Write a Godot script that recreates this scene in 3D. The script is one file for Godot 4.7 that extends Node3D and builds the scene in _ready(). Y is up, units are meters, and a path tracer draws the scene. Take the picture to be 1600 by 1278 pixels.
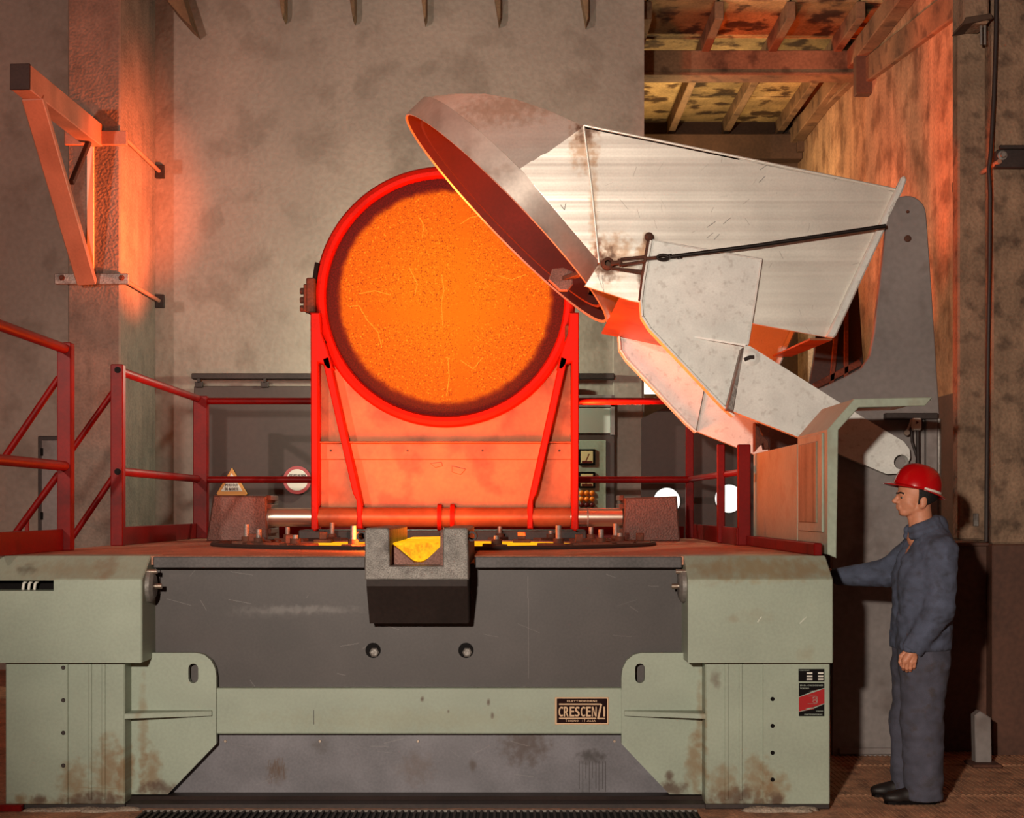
extends Node3D
# An induction melting furnace in a foundry hall. Units are metres, y up. The camera is a view camera: level, with its lens shifted.
const CY := 1.563      # camera height
const CZ := 8.0        # camera z
const FPX := 2400.0    # focal length in pixels of the 1600 wide frame
const HX := 800.0      # principal point
const HY := 796.0

var origin := {}       # thing -> its world position
var M := {}            # materials by name
var used := {}         # names taken
var rng := RandomNumberGenerator.new()
var font: SystemFont

func _ready() -> void:
	rng.seed = 7
	# --- camera
	var cam := Camera3D.new()
	cam.name = "camera"
	cam.projection = Camera3D.PROJECTION_FRUSTUM
	cam.near = 0.1
	cam.far = 80.0
	cam.size = 0.1 * 1278.0 / FPX
	cam.frustum_offset = Vector2(0.0, 0.1 * (HY - 639.0) / FPX)
	cam.position = Vector3(0, CY, CZ)
	add_child(cam)
	cam.current = true
	# --- air and exposure
	var we := WorldEnvironment.new()
	we.name = "environment"
	var env := Environment.new()
	env.background_mode = Environment.BG_COLOR
	env.background_color = Color(0.75, 0.8, 0.85)
	env.tonemap_mode = Environment.TONE_MAPPER_LINEAR
	env.tonemap_exposure = 1.0
	env.sdfgi_enabled = true
	env.ssao_enabled = true
	env.ssil_enabled = true
	we.environment = env
	add_child(we)
	# --- lights: the photographer's lamps behind the camera, the melt, an added orange lamp by the spout, and two work lamps
	spot("key_flood", Vector3(-1.2, 2.45, 8.7), Vector3(0.6, 1.95, 0), 66.0, Color(1.0, 0.94, 0.87), 28.0, 0.12)
	spot("hall_flood", Vector3(-5.4, 4.3, 8.8), Vector3(-2.0, 5.3, -7), 68.0, Color(1.0, 0.87, 0.80), 25.0, 0.10)
	area("melt_light", Vector3(-0.54, 1.372, -2.75), Vector3(0, 1, 0), Vector2(1.3, 1.3), 32.0, Color(1.0, 0.37, 0.11))
	omni("added_glow_lamp", Vector3(-0.80, 1.42, -1.45), 1.6, Color(1.0, 0.42, 0.16), 0.03)  # unseen lamp added beside the spout to strengthen the orange glow
	spot("gel_lamp_column", Vector3(-1.45, 3.2, -5.3), Vector3(-3.48, 4.3, -6.04), 46.0, Color(1.0, 0.40, 0.15), 27.0, 0.05, 1.0)
	spot("gel_lamp_bay", Vector3(0.55, 2.2, -4.9), Vector3(3.76, 5.5, -7.0), 30.0, Color(1.0, 0.34, 0.12), 31.0, 0.05)
	omni("lamp_behind_lid", Vector3(-0.75, 3.0, -5.9), 4.0, Color(0.95, 1.0, 0.88), 0.08)
	omni("bay_lamp", Vector3(2.1, 5.2, -10.2), 3.2, Color(1.0, 0.85, 0.62), 0.15)
	# --- the scene
	font = SystemFont.new()
	font.font_names = PackedStringArray(["Droid Sans"])
	font.font_weight = 700
	make_materials()
	build_hall()
	build_bay()
	build_frame()
	build_furnace()
	build_lid()
	build_hood()
	build_posts()
	build_guard()
	build_railings()
	build_bracket()
	build_right_side()
	build_background_things()
	build_floor_things()
	build_worker()

# ------------------------------------------------------------------ lights
func _lit(l: Light3D, n: String, at: Vector3, e: float, c: Color) -> void:
	l.name = n
	l.position = at
	l.light_energy = e
	l.light_color = c
	l.shadow_enabled = true
	add_child(l)

func spot(n: String, at: Vector3, to: Vector3, e: float, c: Color, ang: float, size: float, soft := 0.6) -> void:
	var l := SpotLight3D.new()
	l.spot_range = 60.0
	l.spot_attenuation = 2.0
	l.spot_angle = ang
	l.spot_angle_attenuation = soft
	l.light_size = size
	l.basis = Basis.looking_at(to - at, Vector3.UP)
	_lit(l, n, at, e, c)

func omni(n: String, at: Vector3, e: float, c: Color, size: float) -> void:
	var l := OmniLight3D.new()
	l.omni_range = 60.0
	l.omni_attenuation = 2.0
	l.light_size = size
	_lit(l, n, at, e, c)

func area(n: String, at: Vector3, dir: Vector3, size: Vector2, e: float, c: Color) -> void:
	var l := AreaLight3D.new()
	l.area_size = size
	l.area_normalize_energy = true
	l.area_range = 60.0
	l.basis = Basis.looking_at(dir, Vector3.UP if absf(dir.y) < 0.9 else Vector3.FORWARD)
	_lit(l, n, at, e, c)

# ------------------------------------------------------------------ from photograph pixels at a known depth to metres
func P(px: float, py: float, z: float) -> Vector3:
	var k := (CZ - z) / FPX
	return Vector3((px - HX) * k, CY - (py - HY) * k, z)

func PX(px: float, z: float) -> float:
	return (px - HX) * (CZ - z) / FPX

func PY(py: float, z: float) -> float:
	return CY - (py - HY) * (CZ - z) / FPX

func poly(z: float, a: Array) -> PackedVector2Array:
	var o := PackedVector2Array()
	for i in range(0, a.size(), 2):
		o.append(Vector2(PX(a[i], z), PY(a[i + 1], z)))
	return o

# ------------------------------------------------------------------ mesh builder
class MB:
	var v := PackedVector3Array()
	var nn := PackedVector3Array()
	var xf := Transform3D()
	var rect := Rect2()          # the x,y window that a planar texture covers
	func t3(a: Vector3, b: Vector3, c: Vector3, na: Vector3, nb: Vector3, nc: Vector3) -> void:
		v.append(xf * a); v.append(xf * c); v.append(xf * b)
		nn.append((xf.basis * na).normalized()); nn.append((xf.basis * nc).normalized()); nn.append((xf.basis * nb).normalized())
	func tri(a: Vector3, b: Vector3, c: Vector3) -> void:
		var n := (b - a).cross(c - a)
		if n.length_squared() < 1e-16:
			return
		n = n.normalized()
		t3(a, b, c, n, n, n)
	func quad(a: Vector3, b: Vector3, c: Vector3, d: Vector3) -> void:
		tri(a, b, c)
		tri(a, c, d)
	func sheet(a: Vector3, b: Vector3, c: Vector3, d: Vector3, t: float) -> void:   # a plate of thickness t behind the ccw face abcd
		var n := (b - a).cross(c - a).normalized() * -t
		quad(a, b, c, d)
		quad(d + n, c + n, b + n, a + n)
		quad(b, a, a + n, b + n); quad(c, b, b + n, c + n); quad(d, c, c + n, d + n); quad(a, d, d + n, a + n)
	func box(a: Vector3, b: Vector3, e := 0.0) -> void:
		var lo := Vector3(minf(a.x, b.x), minf(a.y, b.y), minf(a.z, b.z))
		var hi := Vector3(maxf(a.x, b.x), maxf(a.y, b.y), maxf(a.z, b.z))
		e = minf(e, 0.45 * minf(hi.x - lo.x, minf(hi.y - lo.y, hi.z - lo.z)))
		var p := func(sx: int, sy: int, sz: int, k: int) -> Vector3:
			var q := Vector3(hi.x if sx > 0 else lo.x, hi.y if sy > 0 else lo.y, hi.z if sz > 0 else lo.z)
			if k != 0: q.x -= sx * e
			if k != 1: q.y -= sy * e
			if k != 2: q.z -= sz * e
			return q
		for k in 3:
			for s in [-1, 1]:
				var c := []
				for ab in [[-1, -1], [1, -1], [1, 1], [-1, 1]]:
					var g := [0, 0, 0]
					g[k] = s
					g[(k + 1) % 3] = ab[0]
					g[(k + 2) % 3] = ab[1]
					c.append(p.call(g[0], g[1], g[2], k))
				if s > 0: quad(c[0], c[1], c[2], c[3])
				else: quad(c[3], c[2], c[1], c[0])
		if e <= 0.0:
			return
		for k in 3:       # edges along axis k
			var k1 := (k + 1) % 3
			var k2 := (k + 2) % 3
			for s1 in [-1, 1]:
				for s2 in [-1, 1]:
					var g := [0, 0, 0]
					g[k1] = s1; g[k2] = s2
					g[k] = -1
					var a1: Vector3 = p.call(g[0], g[1], g[2], k1)
					var b1: Vector3 = p.call(g[0], g[1], g[2], k2)
					g[k] = 1
					var a2: Vector3 = p.call(g[0], g[1], g[2], k1)
					var b2: Vector3 = p.call(g[0], g[1], g[2], k2)
					if s1 * s2 > 0: quad(a1, b1, b2, a2)
					else: quad(b1, a1, a2, b2)
		for sx in [-1, 1]:
			for sy in [-1, 1]:
				for sz in [-1, 1]:
					var a1: Vector3 = p.call(sx, sy, sz, 0)
					var b1: Vector3 = p.call(sx, sy, sz, 1)
					var c1: Vector3 = p.call(sx, sy, sz, 2)
					if sx * sy * sz > 0: tri(a1, b1, c1)
					else: tri(a1, c1, b1)
	static func area2(q: PackedVector2Array) -> float:
		var s := 0.0
		for i in q.size():
			var a := q[i]
			var b := q[(i + 1) % q.size()]
			s += a.x * b.y - b.x * a.y
		return s
	static func ccw(q: PackedVector2Array) -> PackedVector2Array:
		var o := q.duplicate()
		if area2(o) < 0.0: o.reverse()
		return o
	static func inset(q: PackedVector2Array, d: float) -> PackedVector2Array:   # q ccw
		var o := PackedVector2Array()
		var n := q.size()
		for i in n:
			var e1 := (q[i] - q[(i + n - 1) % n]).normalized()
			var e2 := (q[(i + 1) % n] - q[i]).normalized()
			var n1 := Vector2(-e1.y, e1.x)
			var n2 := Vector2(-e2.y, e2.x)
			var m := n1 + n2
			o.append(q[i] + m * (d / maxf(0.35, m.dot(n1))))
		return o
	func cap(q: PackedVector2Array, z: float, up: bool) -> void:
		var ix := Geometry2D.triangulate_polygon(q)
		for i in range(0, ix.size(), 3):
			var a := q[ix[i]]
			var b := q[ix[i + 1]]
			var c := q[ix[i + 2]]
			if ((b - a).cross(c - a) > 0.0) != up:
				var t := b
				b = c
				c = t
			tri(Vector3(a.x, a.y, z), Vector3(b.x, b.y, z), Vector3(c.x, c.y, z))
	func walls(q: PackedVector2Array, z0: float, z1: float) -> void:
		for i in q.size():
			var a := q[i]
			var b := q[(i + 1) % q.size()]
			quad(Vector3(a.x, a.y, z0), Vector3(b.x, b.y, z0), Vector3(b.x, b.y, z1), Vector3(a.x, a.y, z1))
	func prism(q0: PackedVector2Array, z0: float, z1: float, e := 0.0) -> void:   # z0 the back, z1 the front
		var q := ccw(q0)
		if e > 0.0:
			var s := inset(q, e)
			walls(q, z0, z1 - e)
			for i in q.size():
				var j := (i + 1) % q.size()
				quad(Vector3(q[i].x, q[i].y, z1 - e), Vector3(q[j].x, q[j].y, z1 - e), Vector3(s[j].x, s[j].y, z1), Vector3(s[i].x, s[i].y, z1))
			cap(s, z1, true)
		else:
			walls(q, z0, z1)
			cap(q, z1, true)
		cap(q, z0, false)
	func prism_h(q0: PackedVector2Array, holes: Array, z0: float, z1: float) -> void:   # a plate with holes
		var q := ccw(q0)
		walls(q, z0, z1)
		var cuts := [-1e3, 1e3]
		for h in holes:
			var hc := ccw(h)
			hc.reverse()
			walls(hc, z0, z1)
			var m := Vector2()
			for p in hc: m += p / hc.size()
			cuts.append(m.x)
		cuts.sort()
		for i in cuts.size() - 1:
			var strip := PackedVector2Array([Vector2(cuts[i], -1e3), Vector2(cuts[i + 1], -1e3), Vector2(cuts[i + 1], 1e3), Vector2(cuts[i], 1e3)])
			var bits := Geometry2D.intersect_polygons(q, strip)
			for h in holes:
				var next := []
				for b in bits: next.append_array(Geometry2D.clip_polygons(b, h))
				bits.assign(next)
			for b in bits:
				cap(b, z1, true)
				cap(b, z0, false)
	func tube(pts: Array, r: float, seg := 12, caps := true) -> void:
		var n := pts.size()
		var ref := Vector3.UP
		var rings := []
		var nrm := []
		for i in n:
			var t: Vector3 = ((pts[mini(i + 1, n - 1)] as Vector3) - (pts[maxi(i - 1, 0)] as Vector3)).normalized()
			if absf(t.dot(ref)) > 0.95: ref = Vector3.RIGHT if absf(t.x) < 0.9 else Vector3.FORWARD
			var u := (ref - t * ref.dot(t)).normalized()
			var w := t.cross(u)
			ref = u
			var rg := []
			var nr := []
			for k in seg:
				var an := TAU * k / seg
				var d := u * cos(an) + w * sin(an)
				nr.append(d)
				rg.append((pts[i] as Vector3) + d * r)
			rings.append(rg)
			nrm.append(nr)
		for i in n - 1:
			for k in seg:
				var j := (k + 1) % seg
				t3(rings[i][k], rings[i][j], rings[i + 1][j], nrm[i][k], nrm[i][j], nrm[i + 1][j])
				t3(rings[i][k], rings[i + 1][j], rings[i + 1][k], nrm[i][k], nrm[i + 1][j], nrm[i + 1][k])
		if caps:
			for k in seg:
				var j := (k + 1) % seg
				tri(pts[0], rings[0][j], rings[0][k])
				tri(pts[n - 1], rings[n - 1][k], rings[n - 1][j])
	func lathe(prof: Array, at: Transform3D, seg := 32, smooth := false) -> void:   # profile of (radius, height) going up the axis y of at
		var keep := xf
		xf = xf * at
		var n := prof.size()
		for i in n - 1:
			var p0: Vector2 = prof[i]
			var p1: Vector2 = prof[i + 1]
			var d := (p1 - p0).normalized()
			var na := Vector2(d.y, -d.x)
			var nb := na
			if smooth:
				if i > 0: na = (na + Vector2((p0 - (prof[i - 1] as Vector2)).normalized().y, -(p0 - (prof[i - 1] as Vector2)).normalized().x)).normalized()
				if i < n - 2: nb = (nb + Vector2(((prof[i + 2] as Vector2) - p1).normalized().y, -((prof[i + 2] as Vector2) - p1).normalized().x)).normalized()
			for k in seg:
				var a0 := TAU * k / seg
				var a1 := TAU * (k + 1) / seg
				var c0 := Vector3(cos(a0), 0, -sin(a0))
				var c1 := Vector3(cos(a1), 0, -sin(a1))
				var A := c0 * p0.x + Vector3(0, p0.y, 0)
				var B := c1 * p0.x + Vector3(0, p0.y, 0)
				var C := c1 * p1.x + Vector3(0, p1.y, 0)
				var D := c0 * p1.x + Vector3(0, p1.y, 0)
				var nA := c0 * na.x + Vector3(0, na.y, 0)
				var nB := c1 * na.x + Vector3(0, na.y, 0)
				var nC := c1 * nb.x + Vector3(0, nb.y, 0)
				var nD := c0 * nb.x + Vector3(0, nb.y, 0)
				if p0.x > 1e-6: t3(A, B, C, nA, nB, nC)
				if p1.x > 1e-6: t3(A, C, D, nA, nC, nD)
		xf = keep
	func bar(a: Vector3, b: Vector3, w: float, h: float, e := 0.0, up := Vector3.UP) -> void:   # a box from a to b, w across and h along up
		var y := (b - a).normalized()
		var z := (up - y * up.dot(y)).normalized()
		var x := y.cross(z)
		var keep := xf
		xf = xf * Transform3D(Basis(x, y, z), a)
		box(Vector3(-w / 2, 0, -h / 2), Vector3(w / 2, (b - a).length(), h / 2), e)
		xf = keep
	func ball(c: Vector3, r: Vector3, seg := 16) -> void:
		for i in seg / 2:
			for k in seg:
				var q := []
				for g in [[i, k], [i + 1, k], [i + 1, k + 1], [i, k + 1]]:
					var th: float = PI * g[0] / (seg / 2)
					var ph: float = TAU * g[1] / seg
					q.append(Vector3(sin(th) * cos(ph), cos(th), -sin(th) * sin(ph)))
				var w := []
				var m := []
				for d in q:
					w.append(c + d * r)
					m.append((d / r).normalized())
				t3(w[0], w[1], w[2], m[0], m[1], m[2])
				t3(w[0], w[2], w[3], m[0], m[2], m[3])
	func mesh(o: Vector3) -> ArrayMesh:
		var arr := []
		arr.resize(Mesh.ARRAY_MAX)
		if rect.size.x > 0.0:
			var uv := PackedVector2Array()
			uv.resize(v.size())
			for i in v.size():
				uv[i] = Vector2((v[i].x - rect.position.x) / rect.size.x, 1.0 - (v[i].y - rect.position.y) / rect.size.y)
			arr[Mesh.ARRAY_TEX_UV] = uv
		var w := v.duplicate()
		if o != Vector3.ZERO:
			for i in w.size(): w[i] -= o
		arr[Mesh.ARRAY_VERTEX] = w
		arr[Mesh.ARRAY_NORMAL] = nn
		var m := ArrayMesh.new()
		m.add_surface_from_arrays(Mesh.PRIMITIVE_TRIANGLES, arr)
		return m

const SIDE := Basis(Vector3(0, 0, -1), Vector3(0, 1, 0), Vector3(1, 0, 0))   # polygon (-z, y) pushed along x
const TOP := Basis(Vector3(1, 0, 0), Vector3(0, 0, -1), Vector3(0, 1, 0))    # polygon (x, -z) pushed along y
const FRONT := Basis(Vector3(1, 0, 0), Vector3(0, 0, 1), Vector3(0, -1, 0))  # a lathe whose axis is +z
const ALONG := Basis(Vector3(0, -1, 0), Vector3(1, 0, 0), Vector3(0, 0, 1))  # a lathe whose axis is +x

# ------------------------------------------------------------------ objects
func numbered(n: String) -> String:
	var k: int = used.get(n, 0)
	used[n] = k + 1
	return n if k == 0 else "%s_%03d" % [n, k]

func thing(n: String, label: String, category: String, at: Vector3, group := "") -> Node3D:
	var o := Node3D.new()
	o.name = numbered(n)
	o.position = at
	o.set_meta("label", label)
	o.set_meta("category", category)
	if group: o.set_meta("group", group)
	add_child(o)
	origin[o] = at
	return o

func part(parent: Node, n: String, mb: MB, mat: Material, label := "") -> MeshInstance3D:
	var o := MeshInstance3D.new()
	o.name = n
	o.mesh = mb.mesh(origin.get(parent, Vector3.ZERO))
	o.material_override = mat
	parent.add_child(o, true)
	origin[o] = origin.get(parent, Vector3.ZERO)
	if label: o.set_meta("label", label)
	return o

func struct(n: String, mb: MB, mat: Material, label: String, category: String) -> MeshInstance3D:
	var o := part(self, n, mb, mat)
	o.set_meta("kind", "structure")
	o.set_meta("label", label)
	o.set_meta("category", category)
	return o

func letters(parent: Node, n: String, s: String, at: Vector3, h: float, w: float, mat: Material, depth := 0.003) -> void:   # one line of raised lettering, centred at at, of cap height h and width w
	var t := TextMesh.new()
	t.text = s
	t.font = font
	t.font_size = 64
	t.pixel_size = 0.01
	t.depth = 0.05
	var a: AABB = t.get_aabb()
	var arrs := t.surface_get_arrays(0)
	var vs: PackedVector3Array = arrs[Mesh.ARRAY_VERTEX]
	if vs.size() == 0:
		return
	var lo := vs[0]
	var hi := vs[0]
	for p in vs:
		lo = lo.min(p)
		hi = hi.max(p)
	var c := (lo + hi) / 2
	var k := Vector3(w / (hi.x - lo.x), h / (hi.y - lo.y), depth / maxf(hi.z - lo.z, 1e-4))
	for i in vs.size(): vs[i] = (vs[i] - c) * k + at - origin.get(parent, Vector3.ZERO)
	arrs[Mesh.ARRAY_VERTEX] = vs
	arrs[Mesh.ARRAY_TANGENT] = null
	var m := ArrayMesh.new()
	m.add_surface_from_arrays(Mesh.PRIMITIVE_TRIANGLES, arrs)
	var o := MeshInstance3D.new()
	o.name = n
	o.mesh = m
	o.material_override = mat
	parent.add_child(o, true)
	origin[o] = origin.get(parent, Vector3.ZERO)

func circle(c: Vector2, r: float, n: int, ry := -1.0) -> PackedVector2Array:
	var o := PackedVector2Array()
	for i in n: o.append(c + Vector2(cos(TAU * i / n) * r, sin(TAU * i / n) * (r if ry < 0 else ry)))
	return o

func stadium(c: Vector2, w: float, h: float, n := 8) -> PackedVector2Array:   # an upright slot
	var o := PackedVector2Array()
	for i in n + 1: o.append(c + Vector2(cos(PI * i / n) * w / 2, h / 2 - w / 2 + sin(PI * i / n) * w / 2))
	for i in n + 1: o.append(c + Vector2(-cos(PI * i / n) * w / 2, -h / 2 + w / 2 - sin(PI * i / n) * w / 2))
	return o

# ------------------------------------------------------------------ materials
func nz(sd: int, fr: float, oc: int, w: int, h: int) -> PackedByteArray:
	var n := FastNoiseLite.new()
	n.seed = sd
	n.noise_type = FastNoiseLite.TYPE_SIMPLEX_SMOOTH
	n.frequency = fr
	n.fractal_octaves = oc
	var im := n.get_seamless_image(w, h, false, false, 0.15, true)
	im.convert(Image.FORMAT_L8)
	return im.get_data()

func plain(c: Color, rough: float, metal := 0.0) -> StandardMaterial3D:
	var m := StandardMaterial3D.new()
	m.albedo_color = c
	m.roughness = rough
	m.metallic = metal
	return m

# base colour with blotches, grain, stains and streaks, laid triplanar in the world; o.tile is the size of a repeat in metres
func surf(c: Color, o: Dictionary) -> StandardMaterial3D:
	var n: int = o.get("size", 512)
	var sd: int = o.get("seed", 1)
	var a := nz(sd, o.get("bf", 0.006), 4, n, n)
	var b := nz(sd + 11, o.get("ff", 0.12), 3, n, n)
	var s := nz(sd + 23, o.get("sf", 0.012), 5, n, n)
	var st := PackedByteArray()
	if o.has("streak"):
		var im := Image.create_from_data(n, n / 16, false, Image.FORMAT_L8, nz(sd + 31, 0.03, 3, n, n / 16))
		im.resize(n, n, Image.INTERPOLATE_CUBIC)
		st = im.get_data()
	var blot: float = o.get("blot", 0.12)
	var fine: float = o.get("fine", 0.06)
	var stain: Color = o.get("stain", c)
	var sa: float = o.get("sa", 0.0)
	var thr: float = o.get("thr", 0.55)
	var soft: float = o.get("soft", 0.34)
	var stk: float = o.get("streak", 0.0)
	var out := PackedByteArray()
	out.resize(n * n * 3)
	for i in n * n:
		var k := 1.0 + blot * (a[i] / 127.5 - 1.0) + fine * (b[i] / 127.5 - 1.0)
		var t := sa * smoothstep(thr, thr + soft, s[i] / 255.0)
		if stk > 0.0: k += stk * (st[i] / 127.5 - 1.0)
		out[i * 3] = clampi(int((c.r + (stain.r - c.r) * t) * k * 255.0), 0, 255)
		out[i * 3 + 1] = clampi(int((c.g + (stain.g - c.g) * t) * k * 255.0), 0, 255)
		out[i * 3 + 2] = clampi(int((c.b + (stain.b - c.b) * t) * k * 255.0), 0, 255)
	var m := StandardMaterial3D.new()
	m.albedo_texture = ImageTexture.create_from_image(Image.create_from_data(n, n, false, Image.FORMAT_RGB8, out))
	m.roughness = o.get("rough", 0.8)
	m.metallic = o.get("metal", 0.0)
	m.uv1_triplanar = true
	m.uv1_world_triplanar = true
	var tl: float = o.get("tile", 2.0)
	m.uv1_scale = Vector3.ONE / tl
	if o.get("bump", 0.0) > 0.0:
		m.heightmap_enabled = true
		m.heightmap_texture = ImageTexture.create_from_image(Image.create_from_data(n, n, false, Image.FORMAT_L8, a if o.get("coarse", false) else b))
		m.heightmap_scale = o.bump
	return m

# a planar picture of wear on a flat front: ellipses of stain (px, py, rx, ry, strength, colour) at depth z, in the window r of x,y
func worn(c: Color, r: Rect2, w: int, h: int, z: float, stains: Array, o: Dictionary) -> StandardMaterial3D:
	var a := nz(o.get("seed", 3), o.get("bf", 0.008), 4, w, h)
	var b := nz(o.get("seed", 3) + 5, 0.15, 3, w, h)
	var s := nz(o.get("seed", 3) + 9, 0.05, 5, w, h)
	var px := PackedFloat32Array()
	px.resize(w * h * 3)
	var blot: float = o.get("blot", 0.06)
	var fine: float = o.get("fine", 0.04)
	for i in w * h:
		var k := 1.0 + blot * (a[i] / 127.5 - 1.0) + fine * (b[i] / 127.5 - 1.0)
		px[i * 3] = c.r * k
		px[i * 3 + 1] = c.g * k
		px[i * 3 + 2] = c.b * k
	var ms := (CZ - z) / FPX
	for e in stains:
		var cx: float = (PX(e[0], z) - r.position.x) / r.size.x * w
		var cy: float = (r.end.y - PY(e[1], z)) / r.size.y * h
		var rx: float = e[2] * ms / r.size.x * w
		var ry: float = e[3] * ms / r.size.y * h
		var col: Color = e[5]
		for y in range(maxi(0, int(cy - ry)), mini(h, int(cy + ry) + 1)):
			for x in range(maxi(0, int(cx - rx)), mini(w, int(cx + rx) + 1)):
				var i := y * w + x
				var d := Vector2((x - cx) / rx, (y - cy) / ry).length()
				var f: float = 0.8 * e[4] * smoothstep(1.05, 0.0, d + 0.9 * (s[i] / 255.0 - 0.5))
				if d > 1.0: f = 0.0
				elif d > 0.85: f *= (1.0 - d) / 0.15
				px[i * 3] = lerpf(px[i * 3], col.r, f)
				px[i * 3 + 1] = lerpf(px[i * 3 + 1], col.g, f)
				px[i * 3 + 2] = lerpf(px[i * 3 + 2], col.b, f)
	var lines: Array = o.get("lines", [])     # scratches: px0, py0, px1, py1, colour, strength
	for l in lines:
		var p0 := Vector2((PX(l[0], z) - r.position.x) / r.size.x * w, (r.end.y - PY(l[1], z)) / r.size.y * h)
		var p1 := Vector2((PX(l[2], z) - r.position.x) / r.size.x * w, (r.end.y - PY(l[3], z)) / r.size.y * h)
		var n := int(p0.distance_to(p1) * 1.5) + 1
		var col: Color = l[4]
		for j in n + 1:
			var p := p0.lerp(p1, float(j) / n)
			var x := int(p.x)
			var y := int(p.y)
			if x < 0 or y < 0 or x >= w or y >= h: continue
			var i := y * w + x
			px[i * 3] = lerpf(px[i * 3], col.r, l[5])
			px[i * 3 + 1] = lerpf(px[i * 3 + 1], col.g, l[5])
			px[i * 3 + 2] = lerpf(px[i * 3 + 2], col.b, l[5])
	var out := PackedByteArray()
	out.resize(w * h * 3)
	for i in w * h * 3: out[i] = clampi(int(px[i] * 255.0), 0, 255)
	var m := StandardMaterial3D.new()
	m.albedo_texture = ImageTexture.create_from_image(Image.create_from_data(w, h, false, Image.FORMAT_RGB8, out))
	m.texture_repeat = false
	m.roughness = o.get("rough", 0.6)
	m.metallic = o.get("metal", 0.0)
	return m

const R_GREEN := Rect2(-2.8, -0.05, 4.6, 1.45)
const R_DARK := Rect2(-2.0, 0.0, 3.0, 1.36)
const R_HOOD := Rect2(-1.0, 1.7, 3.6, 3.0)

func disc_material() -> StandardMaterial3D:   # the refractory face: hottest in the middle, dull red where it has cooled at the rim
	var n := 768
	var s := nz(71, 0.05, 3, n, n)
	var f := nz(72, 0.14, 3, n, n)
	var g := nz(73, 0.02, 4, n, n)
	var px := PackedFloat32Array()
	px.resize(n * n * 3)
	for y in n:
		for x in n:
			var i := y * n + x
			var d := Vector2(x - n / 2, y - n / 2).length() / (n / 2)
			var th := d + 0.014 * (g[i] / 127.5 - 1.0)
			var hot := smoothstep(0.925, 0.855, th)
			var c := Color(0.34, 0.02, 0.012).lerp(Color(0.55, 0.05, 0.03), clampf(f[i] / 255.0 * 1.4 - 0.4, 0, 1))
			var h := Color(1.0, 0.47, 0.0).lerp(Color(0.99, 0.39, 0.0), smoothstep(0.2, 0.9, d))
			var sp := f[i] / 255.0 * 0.75 + s[i] / 255.0 * 0.25
			if sp < 0.38: h = h.lerp(Color(0.72, 0.22, 0.0), smoothstep(0.38, 0.22, sp))
			elif sp > 0.60: h = h.lerp(Color(1.0, 0.66, 0.14), smoothstep(0.60, 0.8, sp))
			c = c.lerp(h, hot)
			px[i * 3] = c.r
			px[i * 3 + 1] = c.g
			px[i * 3 + 2] = c.b
	var cracks := [[655, 340, 662, 352, 660, 372], [640, 420, 652, 445, 648, 462], [545, 480, 560, 478, 572, 500, 590, 520, 596, 545], [560, 460, 585, 455, 610, 462], [720, 350, 735, 340, 748, 338], [690, 430, 694, 455, 690, 475, 692, 510], [700, 560, 702, 590, 698, 620], [780, 432, 800, 438, 822, 430], [720, 565, 740, 578, 755, 560]]
	for cr in cracks:
		for j in range(0, cr.size() - 2, 2):
			var p0 := Vector2((cr[j] - 696) / 188.0 * n / 2 + n / 2, (cr[j + 1] - 465) / 188.0 * n / 2 + n / 2)
			var p1 := Vector2((cr[j + 2] - 696) / 188.0 * n / 2 + n / 2, (cr[j + 3] - 465) / 188.0 * n / 2 + n / 2)
			var k := int(p0.distance_to(p1)) + 1
			for q in k + 1:
				var p := p0.lerp(p1, float(q) / k) + Vector2(rng.randf_range(-1.2, 1.2), rng.randf_range(-1.2, 1.2))
				for dx in 2:
					for dy in 2:
						var i := (int(p.y) + dy) * n + int(p.x) + dx
						px[i * 3] = 1.0
						px[i * 3 + 1] = 0.62
						px[i * 3 + 2] = 0.14
	var out := PackedByteArray()
	out.resize(n * n * 3)
	for i in n * n * 3: out[i] = clampi(int(px[i] * 255.0), 0, 255)
	var t := ImageTexture.create_from_image(Image.create_from_data(n, n, false, Image.FORMAT_RGB8, out))
	var m := plain(Color(0.05, 0.025, 0.02), 0.95)
	m.emission_enabled = true
	m.emission = Color.WHITE
	m.emission_operator = BaseMaterial3D.EMISSION_OP_MULTIPLY
	m.emission_texture = t
	m.emission_energy_multiplier = 1.0
	m.texture_repeat = false
	return m

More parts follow.
